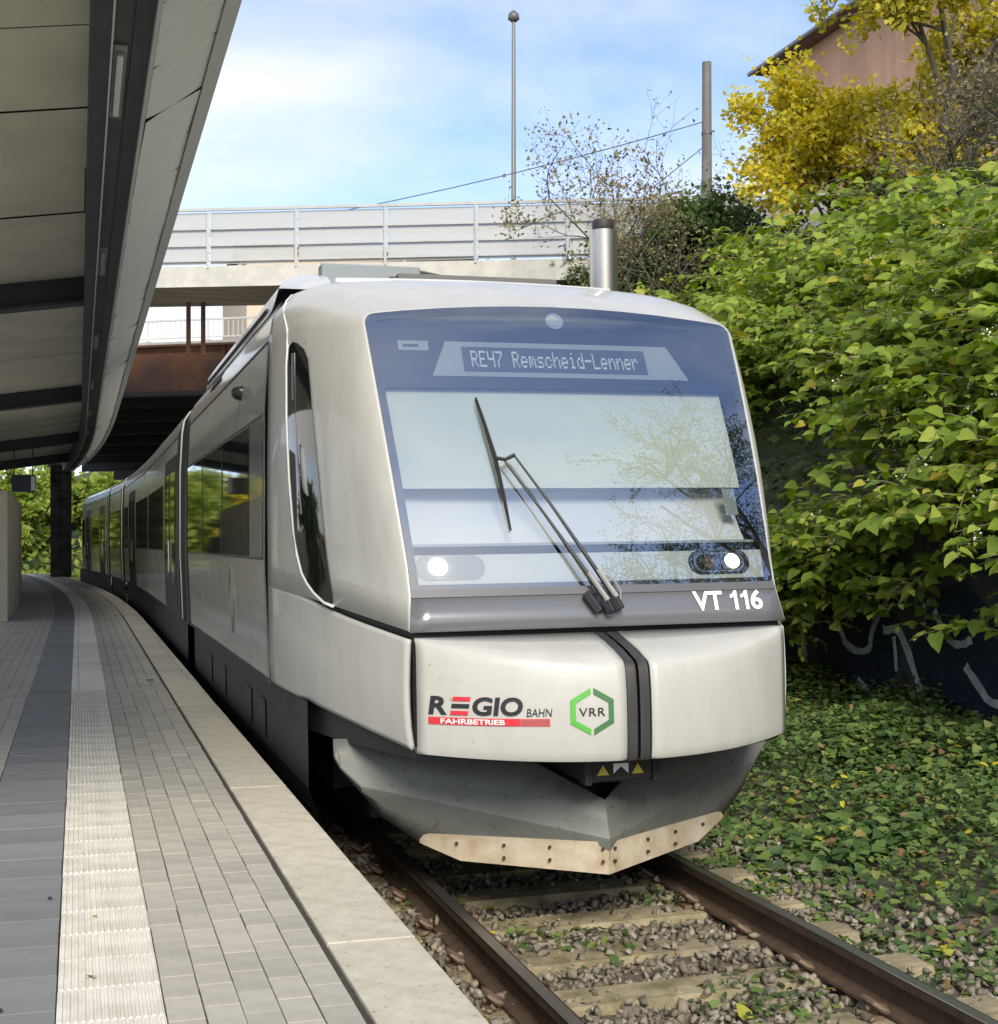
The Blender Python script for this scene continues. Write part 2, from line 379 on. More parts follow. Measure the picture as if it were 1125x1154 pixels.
litter('rubbish_scrap', -.10, 5.35, .012, M_gum, 'small dark speck on the dark slabs beside the white tiles', 'litter')

# ================================================================== TRACK
CANT = R(.85)
def line_root(name, y):
    o = empty(name, (XC, y, 0)); o.rotation_euler = (0, -CANT, 0); o['off'] = (0., float(y), 0.); return o
track = line_root('railway_track', 8); tag(track, kind='structure')
M_railside = mat('rusty_rail_side', (.10, .065, .042), .75, .2, var=.35, vscale=14)
M_railtop = mat('polished_rail_head', (.42, .40, .38), .28, .9, var=.2, vscale=10, stretch=(1, .1, 1))
M_sleeper = mat('stained_sleeper', (.36, .30, .19), .9, color2=(.15, .13, .065), vscale=6, bump=.3, bscale=60, island=.15)
M_clip = mat('rusty_clip', (.17, .115, .075), .7, .3)
rp = [(-.036,0),(.036,0),(.036,-.035),(.010,-.05),(.010,-.135),(.072,-.155),(.075,-.168),(-.075,-.168),(-.072,-.155),(-.010,-.135),(-.010,-.05),(-.036,-.035)]
for sx in (-1, 1):
    r_ = MB(); yy = frange(-6, 80, 2)
    r_.grid(lambda y, i: (sx*.7525 + rp[i % 12][0] + shift(y), y, rp[i % 12][1] - (0 if i % 12 not in (0, 1) else 0)), yy, list(range(1, 13)))
    r_.build('rail', M_railside, track, smooth=False)
    t_ = MB(); t_.grid(lambda y, i: (sx*.7525 + (-.030, -.026, .026, .030)[i] + shift(y), y, (.0005, .003, .003, .0005)[i]), yy, [0, 1, 2, 3], flip=True)
    t_.build('running_surface', M_railtop, track)
sl = MB()
spr = [(-1.28,-.25),(-1.25,-.185),(1.25,-.185),(1.28,-.25)]
sl.add([(-1.30,-.14,-.34),(1.30,-.14,-.34),(1.30,.14,-.34),(-1.30,.14,-.34),(-1.27,-.115,-.172),(1.27,-.115,-.172),(1.27,.115,-.172),(-1.27,.115,-.172)],
       [(0,1,5,4),(1,2,6,5),(2,3,7,6),(3,0,4,7),(4,5,6,7)])
me_sl2 = sl.mesh('sleeper', M_sleeper)
cl = MB()
cpts = [(.075,-.05,-.165),(.10,-.05,-.14),(.125,-.035,-.115),(.13,0,-.108),(.125,.035,-.115),(.10,.05,-.14),(.085,.05,-.15),(.075,.02,-.145),(.09,0,-.14),(.14,0,-.15)]
cl.tube([(x_*1.15, y_*1.3, z_*.9+.004) for x_, y_, z_ in cpts], .014, 6); cl.box(.10,.16,-.045,.045,-.178,-.155)
me_cl = cl.mesh('rail_clip', M_clip, smooth=True, angle=50)
y = 2.72; 
while y < 13:
    o = bpy.data.objects.new('sleeper', me_sl2); link(o, track); o.location = (random.gauss(0,.012), y-8+random.gauss(0,.015), random.gauss(0,.004)); o.rotation_euler = (0, 0, random.gauss(0,.006))
    for sx in (-.7525, .7525):
        for k in (0, 1):
            c = bpy.data.objects.new('rail_clip', me_cl); link(c, track); c.location = (sx, y-8, 0); c.rotation_euler = (0, 0, math.pi*k)
    y += .63
# ballast stones: uncountable, real geometry in one object
def rocks(name, N, xf, yf, zf, smin, smax, m):
    base = np.array([(-1,-1,-1),(1,-1,-1),(1,1,-1),(-1,1,-1),(-1,-1,1),(1,-1,1),(1,1,1),(-1,1,1)], float)
    F = np.array([(0,3,2,1),(4,5,6,7),(0,1,5,4),(1,2,6,5),(2,3,7,6),(3,0,4,7)])
    x, y = xf(N), yf(N); z = np.array([zf(a, b) for a, b in zip(x, y)])
    V = base[None]*rng.uniform(.2, 1.15, (N, 8, 3)); s = rng.uniform(smin, smax, (N, 1, 1))
    V = V*s*np.stack([rng.uniform(.7,1.3,N), rng.uniform(.7,1.3,N), rng.uniform(.45,.9,N)], 1)[:, None, :]
    q = rng.normal(size=(N, 4)); q[:, 1:3] *= .5; q /= np.linalg.norm(q, axis=1, keepdims=True)
    w_, i_, j_, k_ = q.T
    Rm = np.stack([1-2*(j_*j_+k_*k_),2*(i_*j_-k_*w_),2*(i_*k_+j_*w_),2*(i_*j_+k_*w_),1-2*(i_*i_+k_*k_),2*(j_*k_-i_*w_),2*(i_*k_-j_*w_),2*(j_*k_+i_*w_),1-2*(i_*i_+j_*j_)],1).reshape(N,3,3)
    V = np.einsum('nij,nkj->nki', Rm, V) + np.stack([x, y, z], 1)[:, None, :]
    me = np_mesh(name, V.reshape(-1, 3), (F[None]+(np.arange(N)*8)[:, None, None]).reshape(-1, 4), m)
    return link(bpy.data.objects.new(name, me))
M_stone = mat('ballast_stone', (.30, .265, .21), .9, color2=(.13, .105, .06), vscale=5, bump=.2, bscale=60, island=.5)
tag(rocks('ballast_stones', 22000, lambda n: rng.uniform(1.08, 4.5, n), lambda n: rng.uniform(2.4, 10.5, n), lambda x, y: gz(x, y)+rng.uniform(-.015, .028)+(0 if abs((y-2.72+.315) % .63-.315) > .12 else random.choice((-.035, -.03, -.02, .035))), .010, .030, M_stone),
    'grey brown ballast stones between the sleepers', 'ballast', kind='stuff')

# ================================================================== EMBANKMENT, WALL
XW = 7.95
def bank(x, y):
    s = x-XW-.35
    h = 1.9 + (s*1.55 if s < 1.0 else 1.55+(s-1)*.80 if s < 7 else 6.35+(s-7)*.14)
    h += .18*math.sin(x*1.3+y*.7)+.15*math.sin(y*1.1+2)
    return h
M_soil = mat('leafy_soil', (.055, .050, .028), .95, color2=(.045, .07, .02), vscale=4, bump=.6, bscale=10)
k = MB(); k.grid(lambda y, x: (x, y, bank(x, y)), frange(-30, 70, 1.0), [XW+.3+i*.7 for i in range(48)], flip=True)
tag(k.build('embankment', M_soil, smooth=True), kind='structure')
wall = empty('retaining_wall', (XW, 20, -.42)); wall['off'] = (XW, 20., -.42)
tag(wall, 'dark concrete retaining wall with graffiti below the leafy bank', 'wall')
M_wall = mat('dark_wall_concrete', (.075, .078, .08), .85, color2=(.03, .032, .045), vscale=2, bump=.2, bscale=25)
y = -30.
while y < 60:
    q = MB(); q.box(XW, XW+.4, y+.006, y+2.994, -.42, 1.95); q.build('wall_panel', M_wall, wall, bevel=.01); y += 3
M_navy = mat('navy_spray_paint', (.012, .017, .05), .6, var=.4, vscale=6)
M_spray = mat('pale_spray_paint', (.62, .66, .68), .6, var=.45, vscale=9)
def wall_poly(name, pts, m, off):
    q = MB(); q.add([(XW-off, a, c) for a, c in pts], [tuple(range(len(pts)))]); q.build(name, m, wall)
def stroke(pts, w, off=.008):
    q = MB(); P = [Vector((0, a, c)) for a, c in pts]
    def pos(i, sgn):
        d = (P[min(i+1, len(P)-1)]-P[max(i-1, 0)]).normalized(); nn = Vector((0, -d.z, d.y)); v = P[i]+nn*(sgn*w*random.uniform(.35, .6)); return (XW-off, v.y, v.z)
    q.grid(lambda i, j: pos(i, (-1, 1)[j]), list(range(len(P))), [0, 1]); q.build('graffiti_stroke', M_spray, wall)
def smooth(pts, n=5):
    out = []
    for i in range(len(pts)-1):
        p0, p1, p2, p3 = [np.array(pts[max(0, min(len(pts)-1, i+k))], float) for k in (-1, 0, 1, 2)]
        for t in np.linspace(0, 1, n, endpoint=False): out.append(tuple(.5*(2*p1+(p2-p0)*t+(2*p0-5*p1+4*p2-p3)*t*t+(3*p1-p0-3*p2+p3)*t**3)))
    return out+[pts[-1]]
for k0, w0 in ((10.3, 1.9), (12.4, 1.7), (14.3, 2.1)):
    wall_poly('graffiti_field', [(k0+w0*.5+w0*.5*math.cos(t), .72+.62*math.sin(t)*(1+.25*math.sin(3*t+k0))) for t in np.linspace(0, 2*math.pi, 22, endpoint=False)], M_navy, .004)
for pts, w in [([(15.6,1.25),(15.3,.9),(15.25,.45),(15.3,.1)], .09), ([(15.9,.2),(15.6,.35),(15.3,.2)], .07), ([(14.7,1.3),(14.5,1.2),(14.35,.7),(14.2,.25)], .11), ([(14.9,.15),(14.6,.3),(14.3,.2),(14.1,.1)], .16),
               ([(13.6,1.0),(13.4,.75),(13.0,.72),(12.9,.95),(12.6,1.3)], .08), ([(12.7,.95),(12.4,.95),(12.15,.6),(11.95,.2)], .10), ([(12.5,.9),(12.45,.55)], .06), ([(13.2,.4),(12.8,.2),(12.5,.05)], .09),
               ([(11.8,1.2),(11.5,.9),(11.2,.95)], .08), ([(11.3,.7),(10.9,.4),(10.6,.5)], .09), ([(16.4,.9),(16.2,.5),(16.3,.1)], .08)]:
    stroke(smooth(pts), w)

# ================================================================== CANOPY
ZC = 4.0
canopy = empty('platform_canopy', (-2.6, 20, ZP)); canopy['off'] = (-2.6, 20., ZP)
tag(canopy, 'grey platform canopy with dark steel beams and a light ribbed edge', 'canopy')
yy = frange(-8, 40, 1)
def csweep(name, prof, m, y0=3.75, y1=40, closed=True, st=1.0, sm=False):
    s = MB(); n = len(prof)
    s.grid(lambda y, i: (prof[i % n][0]+shift(y)*1.25, y, prof[i % n][1]), frange(y0, y1, st), list(range(n+1 if closed else n)))
    return s.build(name, m, canopy, smooth=sm)
def rect(x0, x1, z0, z1): return [(x0,z0),(x1,z0),(x1,z1),(x0,z1)]
csweep('edge_beam', rect(.045, .125, ZC-.19, ZC+.25), M_beam)
csweep('edge_beam', rect(.205, .275, ZC-.17, ZC+.25), M_beam)
csweep('lamp_channel', rect(.125, .205, ZC-.135, ZC+.2), M_beam2)
csweep('channel_lip', rect(.122, .130, ZC-.20, ZC-.185), M_trim)
csweep('edge_trim', rect(.555, .612, ZC-.03, ZC+.16), M_trim)
csweep('inner_trim', rect(.276, .292, ZC-.21, ZC+.05), M_trim)
csweep('roof_sheet', [(.60, ZC+.165),(-2.95, ZC-.20),(-2.95, ZC-.14),(.60, ZC+.225)], M_beam)
rp2 = MB(); nx, ny = 2, 13
# light ribbed edge panels, one by one
y = 4.13; st = .735; variants = []
for v in range(4):
    q = MB(); ph = random.uniform(0, 6)
    q.grid(lambda yy_, xx_: (xx_, yy_, (.006*math.sin(yy_*38+ph)+.004*math.sin(yy_*15+2*ph+xx_*8))*(1-(xx_/.16)**2)), frange(-st/2+.013, st/2-.013, .03), [-.155, -.08, 0, .08, .155])
    variants.append(q.mesh('edge_panel', M_sheet, smooth=True))
while y < 39.6:
    o = bpy.data.objects.new('edge_panel', variants[random.randrange(4)]); link(o, canopy)
    o.location = (.424+shift(y)*1.25+2.6, y-20, ZC-.100+random.gauss(0,.003)-ZP); o.rotation_euler = (random.gauss(0,.006), -.61+random.gauss(0,.012), shift(y)*0 + math.atan(max(0, y-24)*1.25/340)); y += st
# sloping soffit panels between the cross beams
BY = [3.9, 12.4, 20.9, 29.6, 36.5, 40]
for a, c in zip(BY[:-1], BY[1:]):
    cuts = frange(a+.05, c-.05, 1.2)
    for ca_, cb_ in zip(cuts[:-1], cuts[1:]):
        dz_ = random.gauss(0, .004)
        s = MB(); s.grid(lambda yy_, xx_: (xx_+shift(yy_)*1.25, yy_, ZC+.10+dz_+(xx_-.05)*.15+.004*math.sin(xx_*9)), [ca_+.006, (ca_+cb_)/2, cb_-.006], [-2.85, -2, -1, .045])
        s.build('soffit_panel', M_soff, canopy, smooth=True)
for bymid in BY[:-1]:
    s = MB()
    for zt, zb, hw in ((.12, -.10, .03), (-.10, -.125, .10)):
        x0, x1 = -2.85, .044; sh = shift(bymid)*1.25
        s.add([(x0+sh,bymid-hw,ZC+zb+(x0-.05)*.15),(x1+sh,bymid-hw,ZC+zb),(x1+sh,bymid+hw,ZC+zb),(x0+sh,bymid+hw,ZC+zb+(x0-.05)*.15),
               (x0+sh,bymid-hw,ZC+zt+(x0-.05)*.15),(x1+sh,bymid-hw,ZC+zt),(x1+sh,bymid+hw,ZC+zt),(x0+sh,bymid+hw,ZC+zt+(x0-.05)*.15)],
              [(0,3,2,1),(4,5,6,7),(0,1,5,4),(1,2,6,5),(2,3,7,6),(3,0,4,7)])
    s.build('cross_beam', M_beam, canopy)
    c = MB(); sh = shift(bymid)*1.25; c.tube([(-2.6+sh, bymid, ZP), (-2.6+sh, bymid, ZC-.45)], [.11, .11], 12); c.build('column', M_beam, canopy, smooth=True, angle=40)
M_tube = mat('lamp_tube', (.72, .75, .75), .35); M_tubeoff = mat('lamp_cover_grey', (.30, .31, .32), .4)
for i, ly in enumerate((2.3, 6.35, 10.4, 14.5, 18.5, 22.5, 26.5, 30.5, 34.5)):
    s = MB(); s.box(.138, .192, ly-.5, ly+.5, ZC-.145, ZC-.1355); f_ = s.build('lamp_plate', M_tubeoff, canopy)
    s = MB(); s.box(.150, .178, ly-.42, ly+.42, ZC-.165, ZC-.1455); o = s.build('lamp_tube', M_tube if i in (1,) else M_tubeoff, canopy, bevel=.004)

# hanging platform sign
sg = empty('platform_sign', (-.95, 31, 3.2)); sg['off'] = (-.95, 31., 3.2)
tag(sg, 'small dark hanging sign with white edge panel under the canopy', 'sign')
M_signb = mat('sign_dark_blue', (.02, .03, .06), .4); M_signw = mat('sign_white', (.8, .8, .8), .4)
sx0 = -1.27+shift(31)
s = MB(); s.box(sx0, sx0+.48, 30.95, 31.05, 2.92, 3.28); s.build('sign_board', M_signb, sg)
s = MB(); s.box(sx0+.39, sx0+.47, 30.944, 30.949, 2.95, 3.25); s.build('white_panel', M_signw, sg)
for dx in (.05, .42):
    s = MB(); s.bar((sx0+dx, 31, 3.28), (sx0+dx, 31, ZC-.05), .025, .025); s.build('hanger', M_beam, sg)

# ================================================================== TRAIN
TY = 29.
train = line_root('train', TY)
train['label'] = 'silver diesel railcar train with slanted windscreen standing at the platform'; train['category'] = 'train'
def Yf(z): return float(np.interp(z, [1.30,1.40,1.64,1.9,2.2,2.5,2.8,3.09,3.2,3.3], [6.66,6.695,6.785,6.885,7.01,7.15,7.30,7.455,7.53,7.62]))
def gw(z): return float(np.interp(z, [1.40,1.64,3.11], [1.015,.985,1.073]))+.012
# --- cab shell: from the windscreen outline back to the body section at Y = 8.9
body_sec = [(1.43,1.0),(1.445,1.75),(1.43,2.7),(1.40,3.15),(1.375,3.29),(1.31,3.40),(1.20,3.475),(1.02,3.515),(.6,3.545),(0,3.555)]
def sec_up(t):      # t 0..1 on the side (1.60->3.15), 1..2 over the roof
    if t <= 1: return 1.43-.03*t*t, 1.60+t*1.55
    k = (t-1); pts = np.array(body_sec[3:]); L = np.concatenate([[0], np.cumsum(np.linalg.norm(np.diff(pts, axis=0), axis=1))]); L /= L[-1]
    return float(np.interp(k, L, pts[:, 0])), float(np.interp(k, L, pts[:, 1]))
def front_out(t):
    if t <= .98:
        z = 1.43+t*1.65; return gw(z), Yf(z), z
    c0 = 1.43+.98*1.65
    if t <= 1.12:       # rounded upper corner of the glass
        a = (t-.98)/.14*math.pi/2; r = .065
        z = c0+r*math.sin(a)*1.05; u = gw(c0)-r*(1-math.cos(a)); return u, Yf(z), z
    k = (t-1.12)/.88; z0 = c0+.065*1.05; u0 = gw(c0)-.065
    u = u0*(1-k); z = z0+.07*(1-(u/u0)**2); return u, Yf(z)-.0, z
def shell(a, t, sgn, off=0):
    fu, fy, fz = front_out(t); bu, bz = sec_up(t)
    e_ = 1-(1-a)**2
    fl = .05*math.sin(math.pi*min(t, 1.0)**1.0*.92) if t <= 1 else .05*math.sin(math.pi*.92)*max(0, 1-(t-1)*6)
    u = fu+(bu-fu)*e_ + fl*(1-math.exp(-a/.035))*(1-a)
    ez = e_ if t <= 1 else e_+(1-(1-a)**1.5-e_)*min(1, (t-1)*3)
    return (sgn*(u+off), fy+(8.9-fy)*a, fz+(bz-fz)*ez)
A_ = [0,.008,.02,.04,.07,.11,.16,.22,.3,.4,.5,.6,.7,.8,.9,1]
T_ = [0,.1,.2,.3,.4,.5,.6,.7,.8,.86,.9,.94,.98,1,1.03,1.06,1.09,1.12,1.2,1.3,1.4,1.5,1.6,1.7,1.8,1.9,2.0]
sh = MB(); sh.grid(lambda t, a: shell(a, t, -1), T_, A_); sh.grid(lambda t, a: shell(a, t, 1), T_, A_, flip=True)
cab = sh.build('cab_shell', M_white, train, smooth=True, angle=50, solid=.02, weld=.001)
# lower cab side panels and the hatches of the bumper
def low_u(a): return 1.027+(1.43-1.027)*(1-(1-a)**2)
def low_top(a): return 1.43+.17*(1-(1-a)**2)-.045*max(0, 1-(a/.55)**3)
def low_bot(a): return .84+.16*(1-(1-a)**2.2)
def low(a, v, sgn):
    z = low_bot(a)+(low_top(a)-low_bot(a))*v
    u = low_u(a)-.012*(1-a)*((v-.5)*2)**2 - .02*max(0, .25-v)*4*.5
    return (sgn*u, 6.70+.0+2.2*a, z)
for sgn in (-1, 1):
    p = MB(); p.grid(lambda v, a: low(a, v, sgn), [0,.04,.1,.2,.4,.6,.8,.9,.96,1], [.012,.03,.06,.1,.2,.3,.4,.5,.6,.7,.8,.9,1], flip=(sgn > 0))
    p.build('cab_side_panel', M_white, train, smooth=True, angle=50, solid=.02)
def bump_y(u): return 6.27+.425*(abs(u)/1.02)**2.2
def bump_top(u): return 1.285+.095*(abs(u)/1.02)**2
rows = [('lip', .03, .0), ('f', 0, 0.0), ('f', -.008, .03), ('f', -.014, .10), ('f', -.018, .25), ('f', -.018, .5), ('f', -.012, .72), ('f', 0, .9), ('f', .012, .965), ('f', .03, 1.0), ('l', .3, 1), ('l', .6, 1), ('l', 1, 1)]
def bumper(u, r):
    k, d, v = rows[r]; y0 = bump_y(u); zt = bump_top(u); zb = .806+.03*(abs(u)/1.02)**2
    fade = max(.0, 1-(abs(u)/1.02)**4)
    if k == 'lip': return (u, y0+.05, zb+.004)
    if k == 'f': return (u, y0+d*(.25+.75*fade), zb+(zt-zb)*v)
    y1 = y0+.03*(.25+.75*fade); ye = max(y1+.004, 6.70)
    return (u, y1+(ye-y1)*d, zt+(1.398-zt)*(d**.8))
hatches = []
for u0, u1 in ((-1.0, -.066), (.066, 1.0)):
    p = MB(); p.grid(lambda u, r: bumper(u, r), frange(u0, u1, .045), list(range(len(rows))))
    hatches.append(p.build('front_hatch', M_white, train, smooth=True, angle=60, solid=.02))
for u0, u1 in ((-.058, -.008), (.008, .058)):
    p = MB(); p.grid(lambda u, r: tuple(Vector(bumper(u, r))+Vector((0, .012, -.004))), frange(u0, u1, .012), list(range(len(rows))))
    p.build('coupler_cover_strip', M_rubber2, train, smooth=True, angle=60)
# dark core behind all the gaps
core = MB()
core.grid(lambda u, z: (u, (bump_y(u)+.07) if z < 1.26 else 6.74, z), frange(-1.0, 1.0, .1), [.80, 1.0, 1.259, 1.261, 1.45])
for sgn in (-1, 1):
    core.grid(lambda a, z: (sgn*(low_u(a)-.035), 6.74+2.16*a, min(z, 1.44+.2*a)), [0,.1,.2,.3,.4,.6,.8,1], [.80, 1.2, 1.75], flip=(sgn > 0))
core.build('black_gap_backing', M_black, train)
# grey band under the windscreen
def front_pt(u, z, off=0): return (u, Yf(z)-.025*(1-(u/1.0)**2)-off, z)
bd = MB(); bd.grid(lambda u, z: front_pt(u*gw(z)*.998, z), frange(-1, 1, .1), [1.425, 1.5, 1.605])
band = bd.build('front_band', M_band, train, smooth=True, solid=.01)
# windscreen: black ceramic border, clear coated pane
def ws_edge(z):
    c0 = 1.43+.98*1.65
    if z <= c0: return gw(z)
    t = min(1, (z-c0)/(.065*1.05)); return gw(c0)-.065*(1-math.sqrt(max(0, 1-t*t)))
c0 = 1.43+.98*1.65; zr = c0+.065*1.05
def ws_top(u):
    u0 = gw(c0)-.065
    return zr+.07*(1-(u/u0)**2) if abs(u) < u0 else c0+.065*1.05*math.sqrt(max(0, 1-((abs(u)-u0)/.065)**2))
def ws_pt(k, v, off=0, inset=0):
    # k -1..1 across, v 0..1 upwards
    zlo = 1.612+inset; u = k*(gw(1.612)*(1-v)+gw(c0)*v-inset-.004)
    zt = ws_top(min(abs(u)+inset*.5, gw(c0)-.002))-inset-.004; z = zlo+(zt-zlo)*v; u = k*(ws_edge(min(z, zr-.001))*1-.004-inset) if z < c0 else max(-1, min(1, k))*(gw(c0)-.004-inset)
    return front_pt(u, z, off)
wsk = [-1,-.985,-.97,-.955,-.94,-.9,-.8,-.6,-.4,-.2,0,.2,.4,.6,.8,.9,.94,.955,.97,.985,1]; wsv = [0,.1,.2,.3,.4,.5,.6,.7,.8,.86,.9,.94,.96,.97,.98,.99,1]
g_ = MB(); g_.grid(lambda k, v: ws_pt(k, v, .004), wsk, wsv)
pane = g_.build('windscreen', M_screen, train, smooth=True)
# border ring behind the pane
fr = MB(); V2 = []
def ring(k): 
    k = k % 4
outer = [(-1, v) for v in wsv]+[(k, 1) for k in wsk[1:]]+[(1, v) for v in wsv[::-1][1:]]+[(k, 0) for k in wsk[::-1][1:]]
po = [ws_pt(k, v, -.004) for k, v in outer]; pi = [ws_pt(k, v, -.004, .042) for k, v in outer]
fr.grid(lambda i, j: (po, pi)[j][i], list(range(len(outer))), [0, 1])
fr.build('glass_border', M_black, train)
M_seal = mat('window_seal', (.10, .10, .11), .4)
s = MB(); s.grid(lambda u, z: front_pt(u*gw(z)*.996, z, .006), frange(-1, 1, .1), [1.592, 1.632]); s.build('windscreen_seal', M_seal, train, solid=.006)
# behind the glass
def behind(name, u0, u1, z0, z1, off, m, taper=0, parent=None):
    s = MB(); s.grid(lambda k, z: front_pt((u0+(u1-u0)*k) if not taper else ((u0+u1)/2+((u0+(u1-u0)*k)-(u0+u1)/2)*(1-taper*(z-z0)/(z1-z0))), z, -off), frange(0, 1, .1), frange(z0, z1, .1))
    return s.build(name, m, parent or train)
um = MB(); um.grid(lambda k, v: (lambda q: q if q[2] > 2.685 else front_pt(q[0], 2.685, -.012))(ws_pt(k, v, -.012, .012)), wsk, [.68,.7,.74,.78,.82,.86,.9,.94,.97,1]); um.build('upper_mask', M_mask, train)
behind('sun_blind', -1.0, .93, 2.142, 2.684, .05, M_blind)
behind('lamp_panel', -.965, .965, 1.63, 1.80, .016, M_panel)
s = MB(); s.grid(lambda u, k: (u, Yf(1.86)+.05+.30*k, 1.845+.36*k), frange(-.96, .90, .2), [0, .5, 1]); s.build('added_reflection_panel', mat('painted_glass_reflection', (.60, .61, .60), .5), train)  # added pale slope stands in for bright sky reflections in the lower glass
behind('blind_rail', -1.0, .94, 1.842, 1.856, .03, M_panelw)
behind('sticker', .80, .875, 1.99, 2.135, .02, M_panelw)
s = MB(); s.box(-1.05, 1.05, 7.75, 8.7, 1.2, 1.22); s.box(-1.2, 1.2, 8.5, 8.55, 1.2, 3.3); s.box(-.9, .9, 7.3, 7.8, 1.5, 1.72)
s.build('cab_interior', mat('cab_interior_dark', (.03, .033, .033), .7), train)
# destination display
dsp = behind('destination_display', -.745, .745, 2.755, 2.955, .0095, M_panelw, taper=.13)
behind('display_face', -.565, .50, 2.785, 2.925, .005, M_disp, parent=dsp).location = (0, 0, 0)
FONT = {'R':'1E11111E141211','E':'1F10101E10101F','4':'1111111F010101','7':'1F010204080808','m':'00001A15151511','s':'00000F100E011E','c':'00000E1110110E','h':'10101619111111',
        'e':'00000E111F100E','i':'04000C0404040E','d':'01010D1311110F','-':'0000001F000000','L':'1010101010101F','n':'00001619111111','r':'00001619101010',' ':'00000000000000'}
led = MB(); px = .0098; x0 = -.515; txt = 'RE47 Remscheid-Lenner'; zt_ = 2.915
cw = .98/len(txt)
for i, ch in enumerate(txt):
    bits = FONT[ch]
    for r in range(7):
        row = int(bits[2*r:2*r+2], 16)
        for c in range(5):
            if row >> (4-c) & 1:
                u = x0+i*cw+c*cw/6.1; z = zt_-.018-r*.0135
                a = front_pt(u, z, -.0015); hw = .0032; hz = .0056
                led.add([(a[0]-hw,a[1],a[2]-hz),(a[0]+hw,a[1],a[2]-hz),(a[0]+hw,a[1]+hz*.85,a[2]+hz),(a[0]-hw,a[1]+hz*.85,a[2]+hz)], [(0,1,2,3)])
o = led.build('display_lettering', M_led, dsp); o.location = (0, 0, 0)
lb = behind('label_plate', -.91, -.745, 2.90, 2.955, .009, M_panelw)
behind('label_print', -.885, -.80, 2.92, 2.935, .006, M_mask, parent=lb).location = (0, 0, 0)
# top marker lamp
a = Vector(front_pt(0, 3.09, -.006)); nrm = Vector((0, -.91, .42))
s = MB(); s.disc(a+nrm*.0, nrm, .052, .004, 24); tl_ = s.build('marker_lamp', M_chrome, train, smooth=True, angle=40)
s = MB(); s.disc(a+nrm*.0045+Vector((-.012, 0, .0)), nrm, .034, .002, 20); o = s.build('lamp_lens', M_panelw, tl_); o.location = (0, 0, 0)
# headlights
def slot(cx, cz, w, h, off, n=10):
    s = MB(); pts = []
    for i in range(n+1):
        t = -math.pi/2+math.pi*i/n; pts.append((cx+w/2-h/2+h/2*math.cos(t), cz+h/2*math.sin(t)))
    for i in range(n+1):
        t = math.pi/2+math.pi*i/n; pts.append((cx-w/2+h/2+h/2*math.cos(t), cz+h/2*math.sin(t)))
    s.add([front_pt(u, z, -off) for u, z in pts], [tuple(range(len(pts)))]); return s
M_house = mat('lamp_housing_black', (.02, .02, .02), .25)
for sgn, cu, lu, lm, hm in ((-1, -.78, -.845, M_lamp, mat('lamp_surround', (.20, .21, .21), .4)), (1, .70, .775, M_lampw, M_house)):
    hd = slot(cu, 1.738, .36, .125, .012).build('headlight', hm, train)
    if sgn > 0:
        o = slot(cu, 1.738, .30, .10, .011).build('bezel', M_chrome, hd); o.location = (0, 0, 0)
    o = slot(cu, 1.738, .27, .085, .010).build('reflector', MATS['lamp_surround'] if sgn < 0 else M_dglass, hd); o.location = (0, 0, 0)
    a = Vector(front_pt(lu, 1.742, -.007)); s = MB(); s.disc(a, (0, -.91, .42), .05 if sgn < 0 else .043, .004, 20)
    o = s.build('lamp_lens', lm, hd); o.location = (0, 0, 0)
    if sgn > 0:
        a = Vector(front_pt(.635, 1.738, -.007)); s = MB(); s.disc(a, (0, -.91, .42), .036, .003, 16); o = s.build('tail_lamp', mat('amber_lens', (.10, .06, .02), .3), hd); o.location = (0, 0, 0)
# wiper
wp = MB(); base = [(-.005, 1.525), (.045, 1.535)]
def fp(u, z, o): return Vector(front_pt(u, z, o))
wm = MB(); wm.bar(fp(-.035,1.50,.03), fp(-.10,1.60,.035), .05, .04); wm.bar(fp(.02,1.495,.05), fp(-.01,1.57,.055), .04, .045); wm.bar(fp(.07,1.51,.05), fp(.035,1.585,.055), .04, .045)
wiper = wm.build('windscreen_wiper', M_black, train, bevel=.006)
def wpart(name, pts, r, m, sides=6):
    q = MB(); q.tube([fp(*p) for p in pts], r, sides); o = q.build(name, m, wiper, smooth=True, angle=50); o.location = (0, 0, 0)
wpart('wiper_arm', [(-.005,1.55,.06),(-.10,1.71,.07),(-.27,2.0,.065),(-.44,2.28,.055)], [.013,.012,.008,.006], M_black)
wpart('wiper_arm', [(.045,1.565,.06),(-.05,1.73,.075),(-.23,2.05,.07),(-.385,2.31,.06)], [.013,.012,.008,.006], M_black)
wpart('wiper_arm_cover', [(.0,1.56,.068),(-.085,1.70,.08)], [.017,.012], mat('wiper_grey', (.28,.28,.26), .5))
wpart('wiper_arm_cover', [(.05,1.575,.068),(-.035,1.715,.082)], [.017,.012], MATS['wiper_grey'])
wpart('wiper_link', [(-.485,2.30,.05),(-.44,2.29,.06),(-.385,2.315,.06)], .011, M_black)
wpart('wiper_blade', [(-.535,2.63,.02),(-.515,2.5,.026),(-.485,2.3,.035),(-.465,2.1,.026),(-.45,1.92,.018)], [.006,.011,.014,.011,.006], M_black)
wpart('wiper_blade_rubber', [(-.535,2.62,.010),(-.485,2.3,.012),(-.45,1.93,.010)], .006, M_black)
wpart('wiper_hose', [(.075,1.54,.04),(.085,1.60,.05),(.06,1.66,.05),(.02,1.68,.06)], .005, MATS['wiper_grey'])
